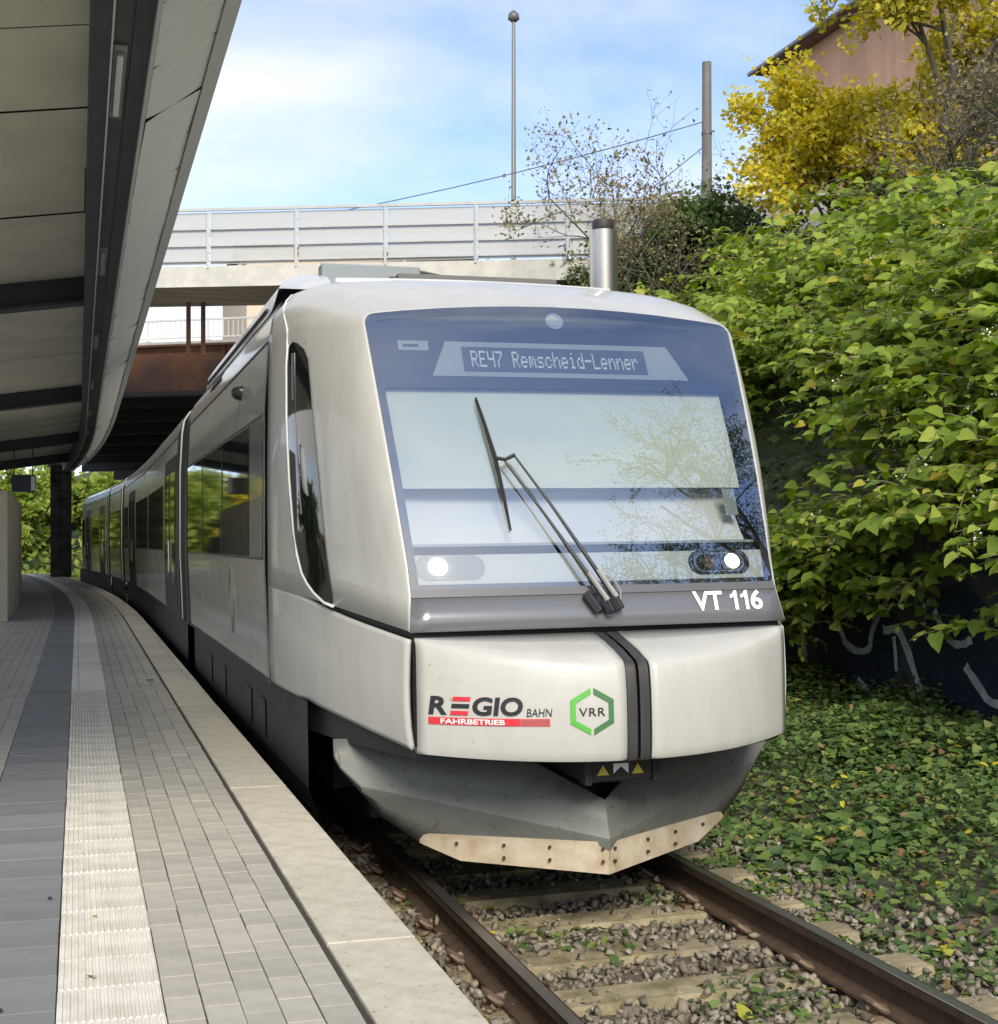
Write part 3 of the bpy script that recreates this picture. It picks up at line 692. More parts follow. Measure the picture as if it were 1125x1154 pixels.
# cab side windows
win_out = [(.60,.93),(.54,.945),(.49,.935),(.424,.907),(.39,.868),(.377,.76),(.373,.656),(.366,.54),(.363,.434),(.366,.31),(.368,.187),(.362,.09),(.352,.006),(.406,.008),(.471,.030),(.52,.058),(.556,.09),(.585,.155),(.603,.23),(.615,.43),(.621,.66),(.618,.86)]
ctr = np.mean(win_out, axis=0)
for sgn in (-1, 1):
    q = MB(); n = len(win_out); rings = [1., .8, .6, .4, .2]
    fn = lambda i, r: shell(*(ctr+(np.array(win_out[i % n])-ctr)*r), sgn, .006)
    q.grid(lambda i, r: fn(i, r), list(range(n+1)), rings, flip=(sgn > 0))
    cw_ = q.build('cab_window', M_dglass, train, smooth=True)
    q = MB(); q.tube([shell(*(ctr+(np.array(win_out[i % n])-ctr)*1.015), sgn, .005) for i in list(range(12, n+1))], .009, 6)
    o = q.build('window_rim', mat('white_rim', (.78, .78, .75), .35), cw_, smooth=True); o.location = (0, 0, 0)
    q = MB(); q.tube([shell(.545, t, sgn, .008) for t in (.72, .8, .9)], .006, 6); q.tube([shell(.52, t, sgn, .008) for t in (.3, .5, .9)], .004, 5); o = q.build('window_bar', M_seal, cw_); o.location = (0, 0, 0)
    # module seam running up to the roof
    q = MB(); q.tube([shell(.625, t, sgn, .002) for t in (.9, .95, 1.0)]+[shell(.62+.38*(t-1)*4 if t < 1.25 else 1.0, t, sgn, .0) for t in (1.03, 1.06, 1.1, 1.15, 1.2)], .006, 5)
    q.build('roof_gasket', MATS['white_rim'], train, smooth=True)

# lettering helpers
def text_mesh(s, bold=0.0, shear=0.0, space=1.0):
    cu = bpy.data.curves.new('lettering', 'FONT'); cu.body = s; cu.size = 1; cu.offset = bold; cu.shear = shear; cu.space_character = space; cu.resolution_u = 4
    o = bpy.data.objects.new('lettering_tmp', cu); col.objects.link(o); bpy.context.view_layer.update()
    me = o.evaluated_get(bpy.context.evaluated_depsgraph_get()).to_mesh()
    V = np.array([v.co[:] for v in me.vertices]); F = [tuple(p.vertices) for p in me.polygons]
    o.to_mesh_clear(); bpy.data.objects.remove(o); bpy.data.curves.remove(cu)
    V -= V.min(0); V /= V.max(0)+1e-9; return V, F
def put_text(s, u0, u1, z0, z1, surf, m, parent, name='lettering', **kw):
    V, F = text_mesh(s, **kw); q = MB(); q.add([surf(u0+(u1-u0)*v[0], z0+(z1-z0)*v[1]) for v in V], F)
    o = q.build(name, m, parent); o.location = (0, 0, 0); return o
put_text('VT', .50, .672, 1.488, 1.588, lambda u, z: front_pt(u, z, .008), M_wtext, band, bold=.028)
for x1 in (.715, .778):
    q = MB(); q.add([front_pt(u_+x1, z_, .008) for u_, z_ in ((.024,1.488),(.044,1.488),(.044,1.588),(.028,1.588),(.02,1.574),(.002,1.565),(.002,1.547),(.024,1.556))], [(0,1,2,7),(2,3,4,7),(4,5,6,7)]); o = q.build('lettering', M_wtext, band); o.location = (0, 0, 0)
put_text('6', .835, .905, 1.487, 1.589, lambda u, z: front_pt(u, z, .008), M_wtext, band, bold=.028)
def bs(u, z, off=.006):
    v = (z-.806)/(bump_top(u)-.806); d = np.interp(v, [0,.03,.1,.25,.5,.72,.9,.965,1], [0,-.008,-.014,-.018,-.018,-.012,0,.012,.03]); fade = max(0, 1-(abs(u)/1.02)**4)
    return (u, bump_y(u)+d*(.25+.75*fade)-off, z)
hl = hatches[0]
put_text('R', -.955, -.878, 1.032, 1.122, bs, M_ktext, hl, bold=.035, shear=.12)
for z0, m in ((1.10, M_red), (1.066, M_ktext), (1.032, M_red)):
    q = MB(); q.grid(lambda u, z: bs(u+(z-1.03)*.15, z), frange(-.866, -.792, .0185), [z0, z0+.021]); o = q.build('lettering', m, hl); o.location = (0, 0, 0)
put_text('GIO', -.772, -.555, 1.032, 1.122, bs, M_ktext, hl, bold=.035, shear=.12)
put_text('BAHN', -.54, -.425, 1.030, 1.068, bs, M_ktext, hl, shear=.15)
q = MB(); q.grid(lambda u, z: bs(u, z), frange(-.955, -.565, .03), [.985, 1.02]); o = q.build('red_bar', M_red, hl); o.location = (0, 0, 0)
for i in range(5):
    q = MB(); q.grid(lambda u, z: bs(u, z), frange(-.563, -.435, .03), [.985+i*.0075, .989+i*.0075]); o = q.build('red_line', M_red, hl); o.location = (0, 0, 0)
put_text('FAHRBETRIEB', -.905, -.635, .990, 1.015, lambda u, z: bs(u, z, .009), M_wtext, hl, bold=.02)
hc = (-.238, 1.05); HR = .112
def hexa(half, r): return [(hc[0]+r*math.sin(t), hc[1]+r*math.cos(t)) for t in (np.linspace(0, math.pi, 4) if half else np.linspace(math.pi, 2*math.pi, 4))]
for half, m in ((0, M_grn1), (1, M_grn2)):
    po_, pi_ = hexa(half, HR), hexa(half, HR*.74); sx = .007 if half else -.007
    q = MB(); q.grid(lambda i, j: bs((po_, pi_)[j][i][0]+sx, (po_, pi_)[j][i][1]), [0, 1, 2, 3], [0, 1], flip=False); o = q.build('hexagon_emblem', m, hl); o.location = (0, 0, 0)
put_text('VRR', -.302, -.176, 1.028, 1.068, bs, M_ktext, hl, bold=.004, space=1.1)

# plough
def pl_y(u): return 6.684+.575*abs(u)
def pl_bot(u): return float(np.interp(abs(u), [0,.68,.87,1.05,1.25,1.32], [.16,.20,.285,.41,.66,.80]))
def pl_cr(u): return float(np.interp(abs(u), [0,1.30], [.335,.60]))
def pl_top(u): return float(np.interp(abs(u), [0,.36,.40,1.32], [.53,.74,.80,.82]))
def plow(u, r):
    b0, c_, t_ = pl_bot(u), pl_cr(u), pl_top(u)
    c_ = max(c_, b0+.01)
    t_ = max(t_, c_+.02)
    f = max(0, (t_-c_)/.47)
    return [(u, pl_y(u)+.02, b0), (u, pl_y(u)+.0-.0, b0+(c_-b0)*.5), (u, pl_y(u)-.012, c_-.006), (u, pl_y(u)-.012, c_+.006), (u, pl_y(u)+.05*f, c_+(t_-c_)*.4), (u, pl_y(u)+.12*f, t_)][r]
us = [-1.28,-1.25,-1.15,-1.05,-.95,-.87,-.78,-.68,-.5,-.4,-.36,-.25,-.12,0,.12,.25,.36,.4,.5,.68,.78,.87,.95,1.05,1.15,1.25,1.28]
p = MB(); p.grid(lambda u, r: plow(u, r), us, list(range(6)))
plough = p.build('snow_plough', M_plow, train, smooth=True, angle=18, solid=.015)
for sgn in (-1, 1):
    q = MB(); uu = [sgn*x for x in (.002,.1,.3,.5,.68,.78,.83,.86,.875)]
    def plate(u, v):
        b0 = pl_bot(u)-.004; top = float(np.interp(abs(u), [0,.78,.83,.86,.875], [.325,.335,.335,.325,.30])); z = b0+(top-b0)*v; q_ = plow(u, 0)
        return (u, pl_y(u)+.02*(1-v)-.010, z)
    q.grid(plate, uu, [0, .5, 1], flip=(sgn < 0)); wpl = q.build('wear_plate', M_plate, plough, solid=.006); wpl.location = (0, 0, 0)
    bo = MB()
    for u in (.03, .27, .48, .70):
        for z in (.225, .29):
            if z > pl_bot(u)+.03: bo.disc((sgn*u, pl_y(u)-.010+.004, z), (sgn*.5, -.87, 0), .009, .012, 6)
    o = bo.build('bolts', M_bolt, wpl); o.location = (0, 0, 0); o['kind'] = 'stuff'
# black box and sheet put in as shade behind the plough; coupler
q = MB(); q.box(-1.05, 1.05, 7.6, 7.7, .35, .95); q.grid(lambda u, z: (u, pl_y(u)+.25+(.1 if z > .6 else 0), z), frange(-1.0, 1.0, .2), [.5, .7, .9]); q.build('plough_shade_backing', M_black, train)
q = MB(); q.box(-.19, .19, 6.50, 7.2, .665, .795); coup = q.build('coupler', mat('coupler_black', (.018, .018, .017), .5), train, bevel=.012)
for gx in (-.20, .16):
    q = MB(); q.box(gx, gx+.04, 6.48, 6.56, .655, .80); o = q.build('coupler_guide', M_dark, coup, bevel=.006); o.location = (0, 0, 0)
for cu in (-.10, .085):
    q = MB(); q.add([(cu-.032, 6.498, .70), (cu+.032, 6.498, .70), (cu, 6.498, .75)], [(0, 1, 2)]); o = q.build('warning_triangle', M_yel, coup); o.location = (0, 0, 0)
q = MB(); q.add([(-.045,6.498,.705),(-.005,6.498,.74),(.035,6.498,.705),(.035,6.498,.755),(-.045,6.498,.755)], [(0,1,4),(1,2,3),(4,1,3)]); o = q.build('white_sticker', M_wtext, coup); o.location = (0, 0, 0)

# --- car bodies
full = [(1.425, .985)]+body_sec[1:]
def sec_pts(): return [(-x, z) for x, z in full]+[(x, z) for x, z in full[::-1][1:]]
SP = sec_pts()
def side_u(z): return float(np.interp(z, [p_[1] for p_ in body_sec], [p_[0] for p_ in body_sec]))
def skin(y, z, sgn, off=0): return (sgn*(side_u(z)+off)+shift(y), y, z)
def side_patch(name, y0, y1, z0, z1, m, parent, sgn=-1, off=.004, st=.6):
    q = MB(); q.grid(lambda y, z: skin(y, z, sgn, off), frange(y0, y1, st), frange(z0, z1, .25), flip=(sgn > 0))
    o = q.build(name, m, parent, smooth=True); 
    if parent is not train: o.location = (0, 0, 0)
    return o
M_seam = mat('panel_seam', (.05, .05, .05), .6)
CARS = [(8.9, 15.75), (16.75, 33.7), (34.3, 39.2), (39.8, 52.2)]
cars = []
for ci, (y0, y1) in enumerate(CARS):
    q = MB(); tail = (ci == 3)
    def body(y, i):
        x, z = SP[i]; k = 1
        if tail and y > 50: t = (y-50)/2.2; x *= 1-.22*t*t; z = z if z < 1.2 else 1.2+(z-1.2)*(1-.12*t*t)
        return (x+shift(y), y, z)
    q.grid(body, frange(y0, y1, .7), list(range(len(SP))))
    for ye in (y0, y1):
        if ye == 8.9: continue
        q.add([body(ye, i) for i in range(len(SP))], [tuple(range(len(SP)))])
    c = q.build('car_body', M_silver, train, smooth=True, angle=50); cars.append(c)
    for sgn in (-1, 1):
        q = MB(); q.grid(lambda y, z: (sgn*(1.36-.06*(z < .5))+shift(y), y, z), frange(y0 if ci else 7.8, y1, .8), [.32, .5, .984], flip=(sgn > 0))
        s_ = q.build('side_skirt', M_dark, c, smooth=False); s_.location = (0, 0, 0)
    # gutter line and lower sill
    for sgn in (-1,):
        side_patch('gutter', y0, y1, 3.135, 3.15, M_black, c, sgn, .004)
        side_patch('sill_line', y0, y1, .99, 1.01, M_black, c, sgn, .004)
c1, c2, c3, c4 = cars
for y_, nk in ((16.25, 9), (34.0, 5), (39.5, 5)):
    q = MB()
    for kk in range(nk):
        ya = y_-.06*nk+kk*.12
        q.grid(lambda y, i: (SP[i][0]*(.992 if y != ya+.06 else .965)+shift(y), y, SP[i][1]*(.998)), [ya, ya+.06, ya+.12], list(range(len(SP))))
    q.build('gangway_bellows', M_black, train)
# car 1 side detail
side_patch('side_window', 9.75, 15.4, 1.78, 2.67, M_dglass, c1, st=.6)
side_patch('window_end_panel', 9.0, 9.72, 1.78, 2.67, mat('grey_side_panel', (.30, .30, .28), .2, .35, coat=.6), c1)
for z in (1.762, 2.68): side_patch('panel_line', 9.0, 15.74, z, z+.016, M_seam, c1, off=.005)
side_patch('panel_seam', 8.905, 8.925, 1.02, 3.13, M_seam, c1, off=.005, st=.02)
for ya in (11.6, 13.5): side_patch('window_post', ya, ya+.05, 1.78, 2.67, M_black, c1, off=.007, st=.05)
a = Vector(skin(10.37, 2.97, -1, 0)); q = MB(); 
for i in range(6):
    pass
q.grid(lambda t, p_: (a.x-.075*math.sin(t), a.y+.075*math.cos(t)*math.cos(p_), a.z+.06*math.cos(t)*math.sin(p_)), [i*math.pi/12 for i in range(7)], [i*math.pi/6 for i in range(13)])
q.build('side_camera', M_house, train, smooth=True)
q = MB(); q.grid(lambda y, k: (-(1.385-.05*k)+shift(y)-.004, y, 3.27+.10*k), [12.2, 13.2], [0, 1]); q.build('roof_slot', M_black, train)
# faint emblem on the lower side panel
q = MB(); 
for s_ in (-1, 1): q.tube([skin(11.0+s_*.16*math.sin(t), 1.18+.52*t/math.pi, -1, .004) for t in np.linspace(0, math.pi, 12)], .006, 5)
q.build('emblem_outline', mat('emblem_grey', (.22, .22, .19), .4), train)
for ya in (9.6, 10.4, 12.3, 13.6): side_patch('skirt_vent', ya, ya+.35, .55, .8, M_black, c1, off=-.06)
# car 2..4 doors and windows
def door(car, ya, yb, sgn=-1):
    d = side_patch('door', ya, yb, .99, 2.95, M_black, car, sgn, .004); ym = (ya+yb)/2
    def sub(n_, a_, b_, z0, z1, m, o_):
        side_patch(n_, a_, b_, z0, z1, m, car, sgn, o_)
    for (p0, p1) in ((ya+.1, ym-.05), (ym+.05, yb-.1)):
        sub('door_window', p0+.1, p1-.1, 1.35, 2.75, M_dglass, .010); 
    sub('door_edge', ya+.02, ya+.09, 1.0, 2.9, M_reddoor, .009); sub('door_edge', yb-.09, yb-.02, 1.0, 2.9, M_reddoor, .009)
    q = MB(); q.tube([skin(ym-.02, z, sgn, .02) for z in (1.5, 1.9)], .015, 6); o = q.build('door_handle', M_chrome, car); o.location = (0, 0, 0)
door(c2, 17.3, 19.6); door(c2, 29.2, 31.4); door(c4, 41.0, 43.0); door(c4, 46.8, 48.6)
for car, ya, yb in ((c2, 20.0, 24.3), (c2, 24.6, 28.8), (c2, 31.7, 33.3), (c3, 34.7, 38.9), (c4, 43.4, 46.4), (c4, 49.0, 50.0)):
    side_patch('side_window', ya, yb, 1.78, 2.67, M_dglass, car)
for car, ya, yb in ((c2, 16.8, 33.6), (c3, 34.35, 39.15), (c4, 39.9, 50.0)):
    side_patch('panel_line', ya, yb, 1.762, 1.776, M_seam, car, off=.003)
for car, ya, yb in ((c1, 15.45, 15.75), (c2, 16.75, 17.2), (c2, 33.35, 33.7), (c3, 34.3, 34.6), (c3, 38.95, 39.2), (c4, 39.8, 40.1)):
    side_patch('end_seal', ya, yb, .99, 3.42, M_black, car, off=.008, st=.2)
# roof: grille, fairings, exhaust
q = MB(); q.grid(lambda y, u: (u, y, 3.60-.02*(u/1.0)**2), [9.0, 11.5], frange(-.95, .95, .2), flip=True); q.build('roof_panel', M_roofp, train, solid=.03)
gr = MB(); gr.box(-.50, .62, 9.15, 11.2, 3.58, 3.66); grille = gr.build('roof_grille', M_grille, train, bevel=.008)
for i in range(5):
    q = MB(); q.add([(-.52,9.10+i*.10,3.61+i*.026),(.64,9.10+i*.10,3.61+i*.026),(.64,9.17+i*.10,3.63+i*.026),(-.52,9.17+i*.10,3.63+i*.026)], [(0,1,2,3)]); o = q.build('grille_slat', M_grille if i % 2 else M_steel, grille, solid=.008); o.location = (0, 0, 0)
for sgn in (-1, 1):
    q = MB(); fp_ = [(1.32,3.40),(1.30,3.52),(1.22,3.63),(1.10,3.675),(.96,3.675),(.92,3.55)]
    ys0 = 0 if sgn < 0 else 1.3
    def fair(y, i):
        y = y+ys0*(1 if y < 14 else 0); t = min(1, max(0, (y-9.0-ys0)/.5)); x, z = fp_[i]; return (sgn*x, y, 3.50+(z-3.50)*(1-(1-t)**2)) 
    q.grid(fair, [9.0,9.08,9.16,9.25,9.35,9.5,11,12.5,14.3], list(range(6)), flip=(sgn > 0)); q.add([fair(14.3, i) for i in range(6)], [tuple(range(6))])
    q.build('roof_fairing', M_roofp, train, smooth=True, angle=45)
    q = MB(); q.tube([(sgn*1.315, y, 3.455) for y in (9.6, 14.2)], .012, 5); q.build('fairing_seal', M_black, train)
q = MB(); q.box(-.98, -.30, 9.35, 9.5, 3.60, 3.745); q.build('roof_box', M_panelw, train, bevel=.01)
q = MB(); q.tube([(-.35, 9.8, 3.72), (-.30, 9.8, 3.80), (-.2, 9.8, 3.80), (.0, 9.82, 3.77)], .012, 6); q.build('roof_pipe', M_grille, train, smooth=True)
EX, EY = 1.235, 9.85
q = MB(); q.tube([(EX, EY, 3.45), (EX, EY, 4.17)], [.105, .105], 28); exh = q.build('exhaust_pipe', M_steel, train, smooth=True, angle=50)
q = MB(); q.tube([(EX, EY, 4.171), (EX, EY, 4.185), (EX, EY, 4.24), (EX, EY, 4.25)], [.075, .082, .082, .078], 28); o = q.build('pipe_rim', M_soot, exh, smooth=True, angle=50); o.location = (0, 0, 0)
# running gear: front bogie wheels on the rails, dark frame
for yb in (9.2, 11.3, 25.2, 27.2, 46.5, 48.5):
    q = MB()
    for sgn in (-1, 1):
        xw = sgn*.7525+shift(yb); q.tube([(xw-.065, yb, .40), (xw+.065, yb, .40)], [.397, .397], 28)
    q.tube([(-.7+shift(yb), yb, .40), (.7+shift(yb), yb, .40)], .08, 10); q.build('wheelset', M_dark, train, smooth=True, angle=40)
for ya, yb in ((8.6, 12.0), (24.6, 27.8), (45.8, 49.0)):
    for sgn in (-1, 1):
        q = MB(); q.box(sgn*1.0-.08+shift(ya), sgn*1.0+.08+shift(ya), ya, yb, .35, .6); q.build('bogie_frame', M_dark, train)

# ================================================================== BRIDGES
def along(p, ang, s, z): return (p[0]+math.cos(ang)*s, p[1]-math.sin(ang)*s, z)
# footbridge (upper, nearer)
P0 = (6.2, 29.5); AN = R(22.6); nrm_fb = (math.sin(AN), math.cos(AN))
def fb(s, w, z): return (P0[0]+math.cos(AN)*s+nrm_fb[0]*w, P0[1]-math.sin(AN)*s+nrm_fb[1]*w, z)
foot = empty('footbridge', fb(0, 1.2, 7.4)); foot['off'] = tuple(fb(0, 1.2, 7.4))
tag(foot, 'pale concrete footbridge with railings crossing above the train', 'bridge')
def obox(fn, s0, s1, w0, w1, z0, z1):
    m_ = MB(); m_.add([fn(s, w, z) for z in (z0, z1) for s, w in ((s0,w0),(s1,w0),(s1,w1),(s0,w1))], [(0,3,2,1),(4,5,6,7),(0,1,5,4),(1,2,6,5),(2,3,7,6),(3,0,4,7)]); return m_
def camber(s): return -.0016*(s-1)**2*.6
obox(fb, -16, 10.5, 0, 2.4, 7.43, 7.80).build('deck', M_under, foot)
obox(fb, -16, 10.5, -.02, -.001, 7.41, 7.86).build('fascia', M_conc, foot)
obox(fb, -16, 10.5, 2.41, 2.43, 7.41, 7.86).build('fascia', M_conc, foot)
M_mesh = glass_mat('pale_screen_panel', (.9, .9, .88), .0)
def pale_panel():
    m = bpy.data.materials.new('milky_panel'); m.use_nodes = True; n, l = m.node_tree.nodes, m.node_tree.links; b = n['Principled BSDF']; b.inputs['Base Color'].default_value = (.52, .52, .50, 1); b.inputs['Roughness'].default_value = .3
    b.inputs['Alpha'].default_value = .72; return m
M_milk = pale_panel()
for side in (-.01, 2.41):
    for z, t in ((9.08, .06), (8.66, .035), (8.30, .035), (7.97, .035)):
        m_ = MB(); m_.bar(fb(-16, side, z), fb(10.5, side, z), t, t); m_.build('handrail', M_railg, foot)
    s = -15.5
    while s < 10.5:
        m_ = MB(); m_.bar(fb(s, side, 7.80), fb(s, side, 9.05), .06, .06); m_.build('railing_post', M_railg, foot)
        if side < 0:
            obox(fb, s+.05, s+1.9, .03, .036, 7.90, 9.02).build('railing_panel', M_milk, foot)
        s += 1.95
for s in (-4.9, -4.55, 6.5):
    m_ = MB(); m_.bar(fb(s, 2.0, 6.2 if s < 0 else 3.0), fb(s, 2.0, 7.43), .10, .10); m_.build('support_post', M_rust, foot)
# road bridge on rusty girders (lower, behind)
Q0 = (1.31, 36.2); AQ = R(31); nq = (math.sin(AQ), math.cos(AQ))
def rb(s, w, z): return (Q0[0]+math.cos(AQ)*s+nq[0]*w, Q0[1]-math.sin(AQ)*s+nq[1]*w, z)
road = empty('road_bridge', rb(0, 6, 5.4)); road['off'] = tuple(rb(0, 6, 5.4))
tag(road, 'rusty brown steel girder bridge with white railing behind the footbridge', 'bridge')
obox(rb, -14, 16, 0, .04, 5.62, 6.70).build('girder', M_rust, road)
obox(rb, -14, 16, -.17, .2, 5.50, 5.60).build('bottom_flange', M_dark, road)
obox(rb, -14, 16, -.15, .2, 6.705, 6.76).build('top_flange', M_rust, road)
s = -13
while s < 15:
    obox(rb, s, s+.03, -.10, -.002, 5.61, 6.70).build('stiffener', M_rust, road); s += 3.1
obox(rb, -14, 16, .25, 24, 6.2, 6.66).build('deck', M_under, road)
for w_, zb in ((3, 5.55), (6, 5.45), (9, 5.35), (12, 5.25), (15, 5.1), (18, 5.0), (21, 4.85), (23.6, 4.62)):
    obox(rb, -14, 16, w_, w_+.25, zb, 6.2).build('cross_girder', M_dark, road)
obox(rb, -14, 16, .1, .6, 6.765, 6.86).build('kerb', M_conc, road)
for z, t in ((7.42, .045), (6.98, .03)):
    m_ = MB(); m_.bar(rb(-8, .3, z), rb(14, .3, z), t, t); m_.build('handrail', M_railw, road)
s = -8.0
while s < 14:
    m_ = MB(); m_.bar(rb(s, .3, 6.82), rb(s, .3, 7.42), .05, .05); m_.build('railing_post', M_railw, road)
    obox(rb, s-.1, s+.1, .12, .3, 6.78, 6.90).build('post_foot', M_railw, road); s += 1.65
s = -2.5
while s < 6.5:
    m_ = MB(); m_.bar(rb(s, .3, 6.98), rb(s, .3, 7.40), .018, .018); m_.build('railing_bar', M_railw, road); s += .13
# abutments and pier
M_stonew = mat('dark_stone', (.11, .105, .095), .9, color2=(.035, .034, .03), vscale=3, bump=.6, bscale=8)
ab = empty('bridge_pier', (-.75, 57, ZP)); ab['off'] = (-.75, 57., ZP); tag(ab, 'dark stone bridge pier standing at the far end of the platform', 'pier')
zz = ZP-.02; r_i = 0
while zz < 4.7:
    for j in range(2):
        x0 = -1.05 + j*.40 - (.0 if r_i % 2 else .0); q = MB(); d_ = random.uniform(0, .03)
        q.box(x0+.01+(0 if (r_i % 2 == 0 or j == 0) else .12), x0+.39+(.12 if (r_i % 2 and j == 0) else 0), 56.5-d_, 58, zz+.006, zz+.326); q.build('stone', M_stonew, ab, bevel=.02)
    zz += .333
q = MB(); q.box(-1.02, -.28, 56.6, 57.95, ZP, zz); q.build('pier_core', M_stonew, ab)
q = MB(); q.box(-1.15, -.15, 56.4, 58.1, zz, zz+.25); q.build('pier_cap', M_conc, ab)
ab2 = MB(); ab2.box(4.6, 7.6, 44, 66, -.42, 5.0); tag(ab2.build('bridge_abutment', M_stonew), 'dark stone bridge abutment beyond the train on the bank side', 'abutment')
ab3 = MB(); ab3.box(-16, -8.5, 42, 70, -.42, 5.2); tag(ab3.build('bridge_abutment', M_stonew), 'dark stone bridge abutment left of the platform', 'abutment')

# shelter wall with vertical ribs, fence beyond
shel = empty('ribbed_shelter', (-1.6, 31, ZP)); shel['off'] = (-1.6, 31., ZP)
tag(shel, 'cream shelter wall of vertical ribs at the platform back', 'shelter')
M_cream = mat('cream_rib', (.62, .56, .42), .6, var=.12, vscale=3); M_grey = mat('shelter_grey', (.25, .25, .24), .6)
y = 24.6; i = 0
while y < 39:
    q = MB(); x = -1.13+shift(y); q.add([(x-.14,y,ZP),(x,y+.06,ZP),(x,y+.36,ZP),(x-.14,y+.42,ZP),(x-.14,y,2.72),(x,y+.06,2.72),(x,y+.36,2.72),(x-.14,y+.42,2.72)], [(0,1,5,4),(1,2,6,5),(2,3,7,6),(4,5,6,7)])
    q.build('rib', M_cream, shel); y += .95; i += 1
q = MB(); q.grid(lambda y, z: (-1.27+shift(y), y, z), frange(24.6, 39, .6), [ZP, 2.7], flip=True); q.grid(lambda x, z: (x+shift(24.6), 24.6, z), [-3.2, -1.27], [ZP, 2.7]); q.build('back_panel', M_cream, shel)
q = MB(); q.grid(lambda y, x: (x+shift(y), y, 2.74), frange(24.5, 39, .6), [-3.2, -1.28]); q.build('shelter_roof', M_grey, shel, solid=.05)
fn = empty('platform_fence', (-1.2, 48, ZP)); fn['off'] = (-1.2, 48., ZP); tag(fn, 'dark metal fence along the back of the platform beyond the shelter', 'fence')
y = 39.4
while y < 61:
    q = MB(); x = -1.25+shift(y)*.95; q.bar((x, y, ZP), (x, y, 2.05), .05, .05); q.build('fence_post', M_dark, fn)
    y += .45
for z in (.75, 1.35, 2.0):
    q = MB(); q.tube([(-1.25+shift(y)*.95, y, z) for y in frange(39.4, 61, 2)], .025, 5); q.build('fence_rail', M_dark, fn)

# ================================================================== POLES, CABLES, HOUSES
lx, ly = 10.4, 33.4
q = MB(); q.tube([(lx, ly, 6.6), (lx, ly, 14.9)], [.075, .045], 12); st_ = q.build('street_lamp', mat('lamp_post_grey', (.22, .22, .22), .5, .4), smooth=True, angle=40)
tag(st_, 'tall thin street lamp post rising above the footbridge', 'street lamp')
q = MB(); q.tube([(lx, ly, 14.85), (lx, ly, 14.92), (lx, ly, 15.05), (lx, ly, 15.14)], [.06, .15, .13, .03], 12); q.build('lamp_head', mat('lamp_head_grey', (.12, .12, .12), .4), st_, smooth=True)
px_, py_ = 12.9, 27.5
q = MB(); q.tube([(px_, py_, bank(px_, py_)-.3), (px_, py_, 12.15)], [.13, .10], 14); pole = q.build('concrete_pole', mat('pole_concrete', (.20, .19, .175), .8, var=.35, vscale=5, stretch=(1, 1, .2)), smooth=True, angle=40)
tag(pole, 'weathered grey concrete pole standing among shrubs beside the yellow tree', 'pole')
for zz in (9.2, 10.6):
    q = MB(); q.tube([(px_, py_, zz), (px_, py_, zz+.06)], .118, 14); q.build('pole_band', M_grille, pole, smooth=True, angle=40)
def cable(name, p, q_, sag, r, label):
    m_ = MB(); p, q_ = Vector(p), Vector(q_); m_.tube([p.lerp(q_, t)-Vector((0, 0, sag*4*t*(1-t))) for t in np.linspace(0, 1, 14)], r, 5); tag(m_.build(name, M_grille, smooth=True), label, 'cable')
cable('overhead_cable', (px_, py_, 10.9), (-2, 40, 9.6), .5, .012, 'thin overhead cable sagging from the concrete pole to the left')
cable('overhead_cable', (px_, py_, 10.4), (9.3, 33.0, 7.2), .05, .010, 'steep upper stay cable left of the concrete pole')
cable('overhead_cable', (px_, py_, 9.6), (10.0, 32.0, 7.0), .05, .010, 'steep lower stay cable left of the concrete pole')
# brick house on top of the bank
house = empty('brick_house', (25, 33, 8)); house['off'] = (25., 33., 8.); tag(house, 'salmon brick house with overhanging eaves above the yellow tree', 'house')
M_brick = brick_far('salmon_brick', (.62, .38, .25), (.56, .33, .21), (.42, .36, .30), .24, .075)
q = MB(); q.box(21.25, 30, 24, 40.3, 7, 17.0); q.build('wall', M_brick, house)
q = MB(); q.add([(20.7,23.5,16.95),(25.6,23.5,20.6),(25.6,40.85,20.6),(20.7,40.85,16.95),(30.5,23.5,16.95),(30.5,40.85,16.95)], [(0,1,2,3),(1,4,5,2)]); rf = q.build('roof', mat('roof_tile_dark', (.07, .055, .05), .7, bump=.3, bscale=20), house, solid=.12)
q = MB(); q.box(20.74, 21.25, 23.6, 40.75, 16.86, 16.93); o = q.build('eaves_board', mat('eaves_wood', (.14, .10, .08), .7), rf); o.location = (0, 0, 0)
q = MB(); q.tube([(20.64, 23.5, 16.9), (20.64, 40.85, 16.9)], .07, 8); o = q.build('gutter', mat('zinc_gutter', (.2, .2, .21), .4, .5), rf, smooth=True); o.location = (0, 0, 0)
for yw in (26, 30, 34, 38):
    for zw in (10.2,):
        q = MB(); q.box(21.18, 21.24, yw-.55, yw+.55, zw, zw+1.5); f_ = q.build('window', M_railw, house)
        q = MB(); q.box(21.165, 21.178, yw-.46, yw+.46, zw+.08, zw+1.42); o = q.build('pane', M_dglass, f_); o.location = (0, 0, 0)
# cream building behind the railing
hb = empty('cream_building', (9.5, 62, 5)); hb['off'] = (9.5, 62., 5.); tag(hb, 'cream building seen behind the road bridge railing', 'building')
q = MB(); q.box(6.6, 16, 58, 68, -.4, 14); q.build('wall', mat('cream_render', (.62, .50, .38), .8, var=.1), hb)
q = MB(); q.add([(6.2,57.6,14),(16.4,57.6,14),(16.4,68.4,14),(6.2,68.4,14),(8.5,63,15.2),(14,63,15.2)], [(0,1,5,4),(1,2,5),(2,3,4,5),(3,0,4)]); q.build('roof', MATS['roof_tile_dark'], hb)
for xw in (8.9, 10.4, 11.9):
    q = MB(); q.box(xw, xw+.8, 57.95, 57.99, 8.2, 9.6); q.build('window', M_dglass, hb)

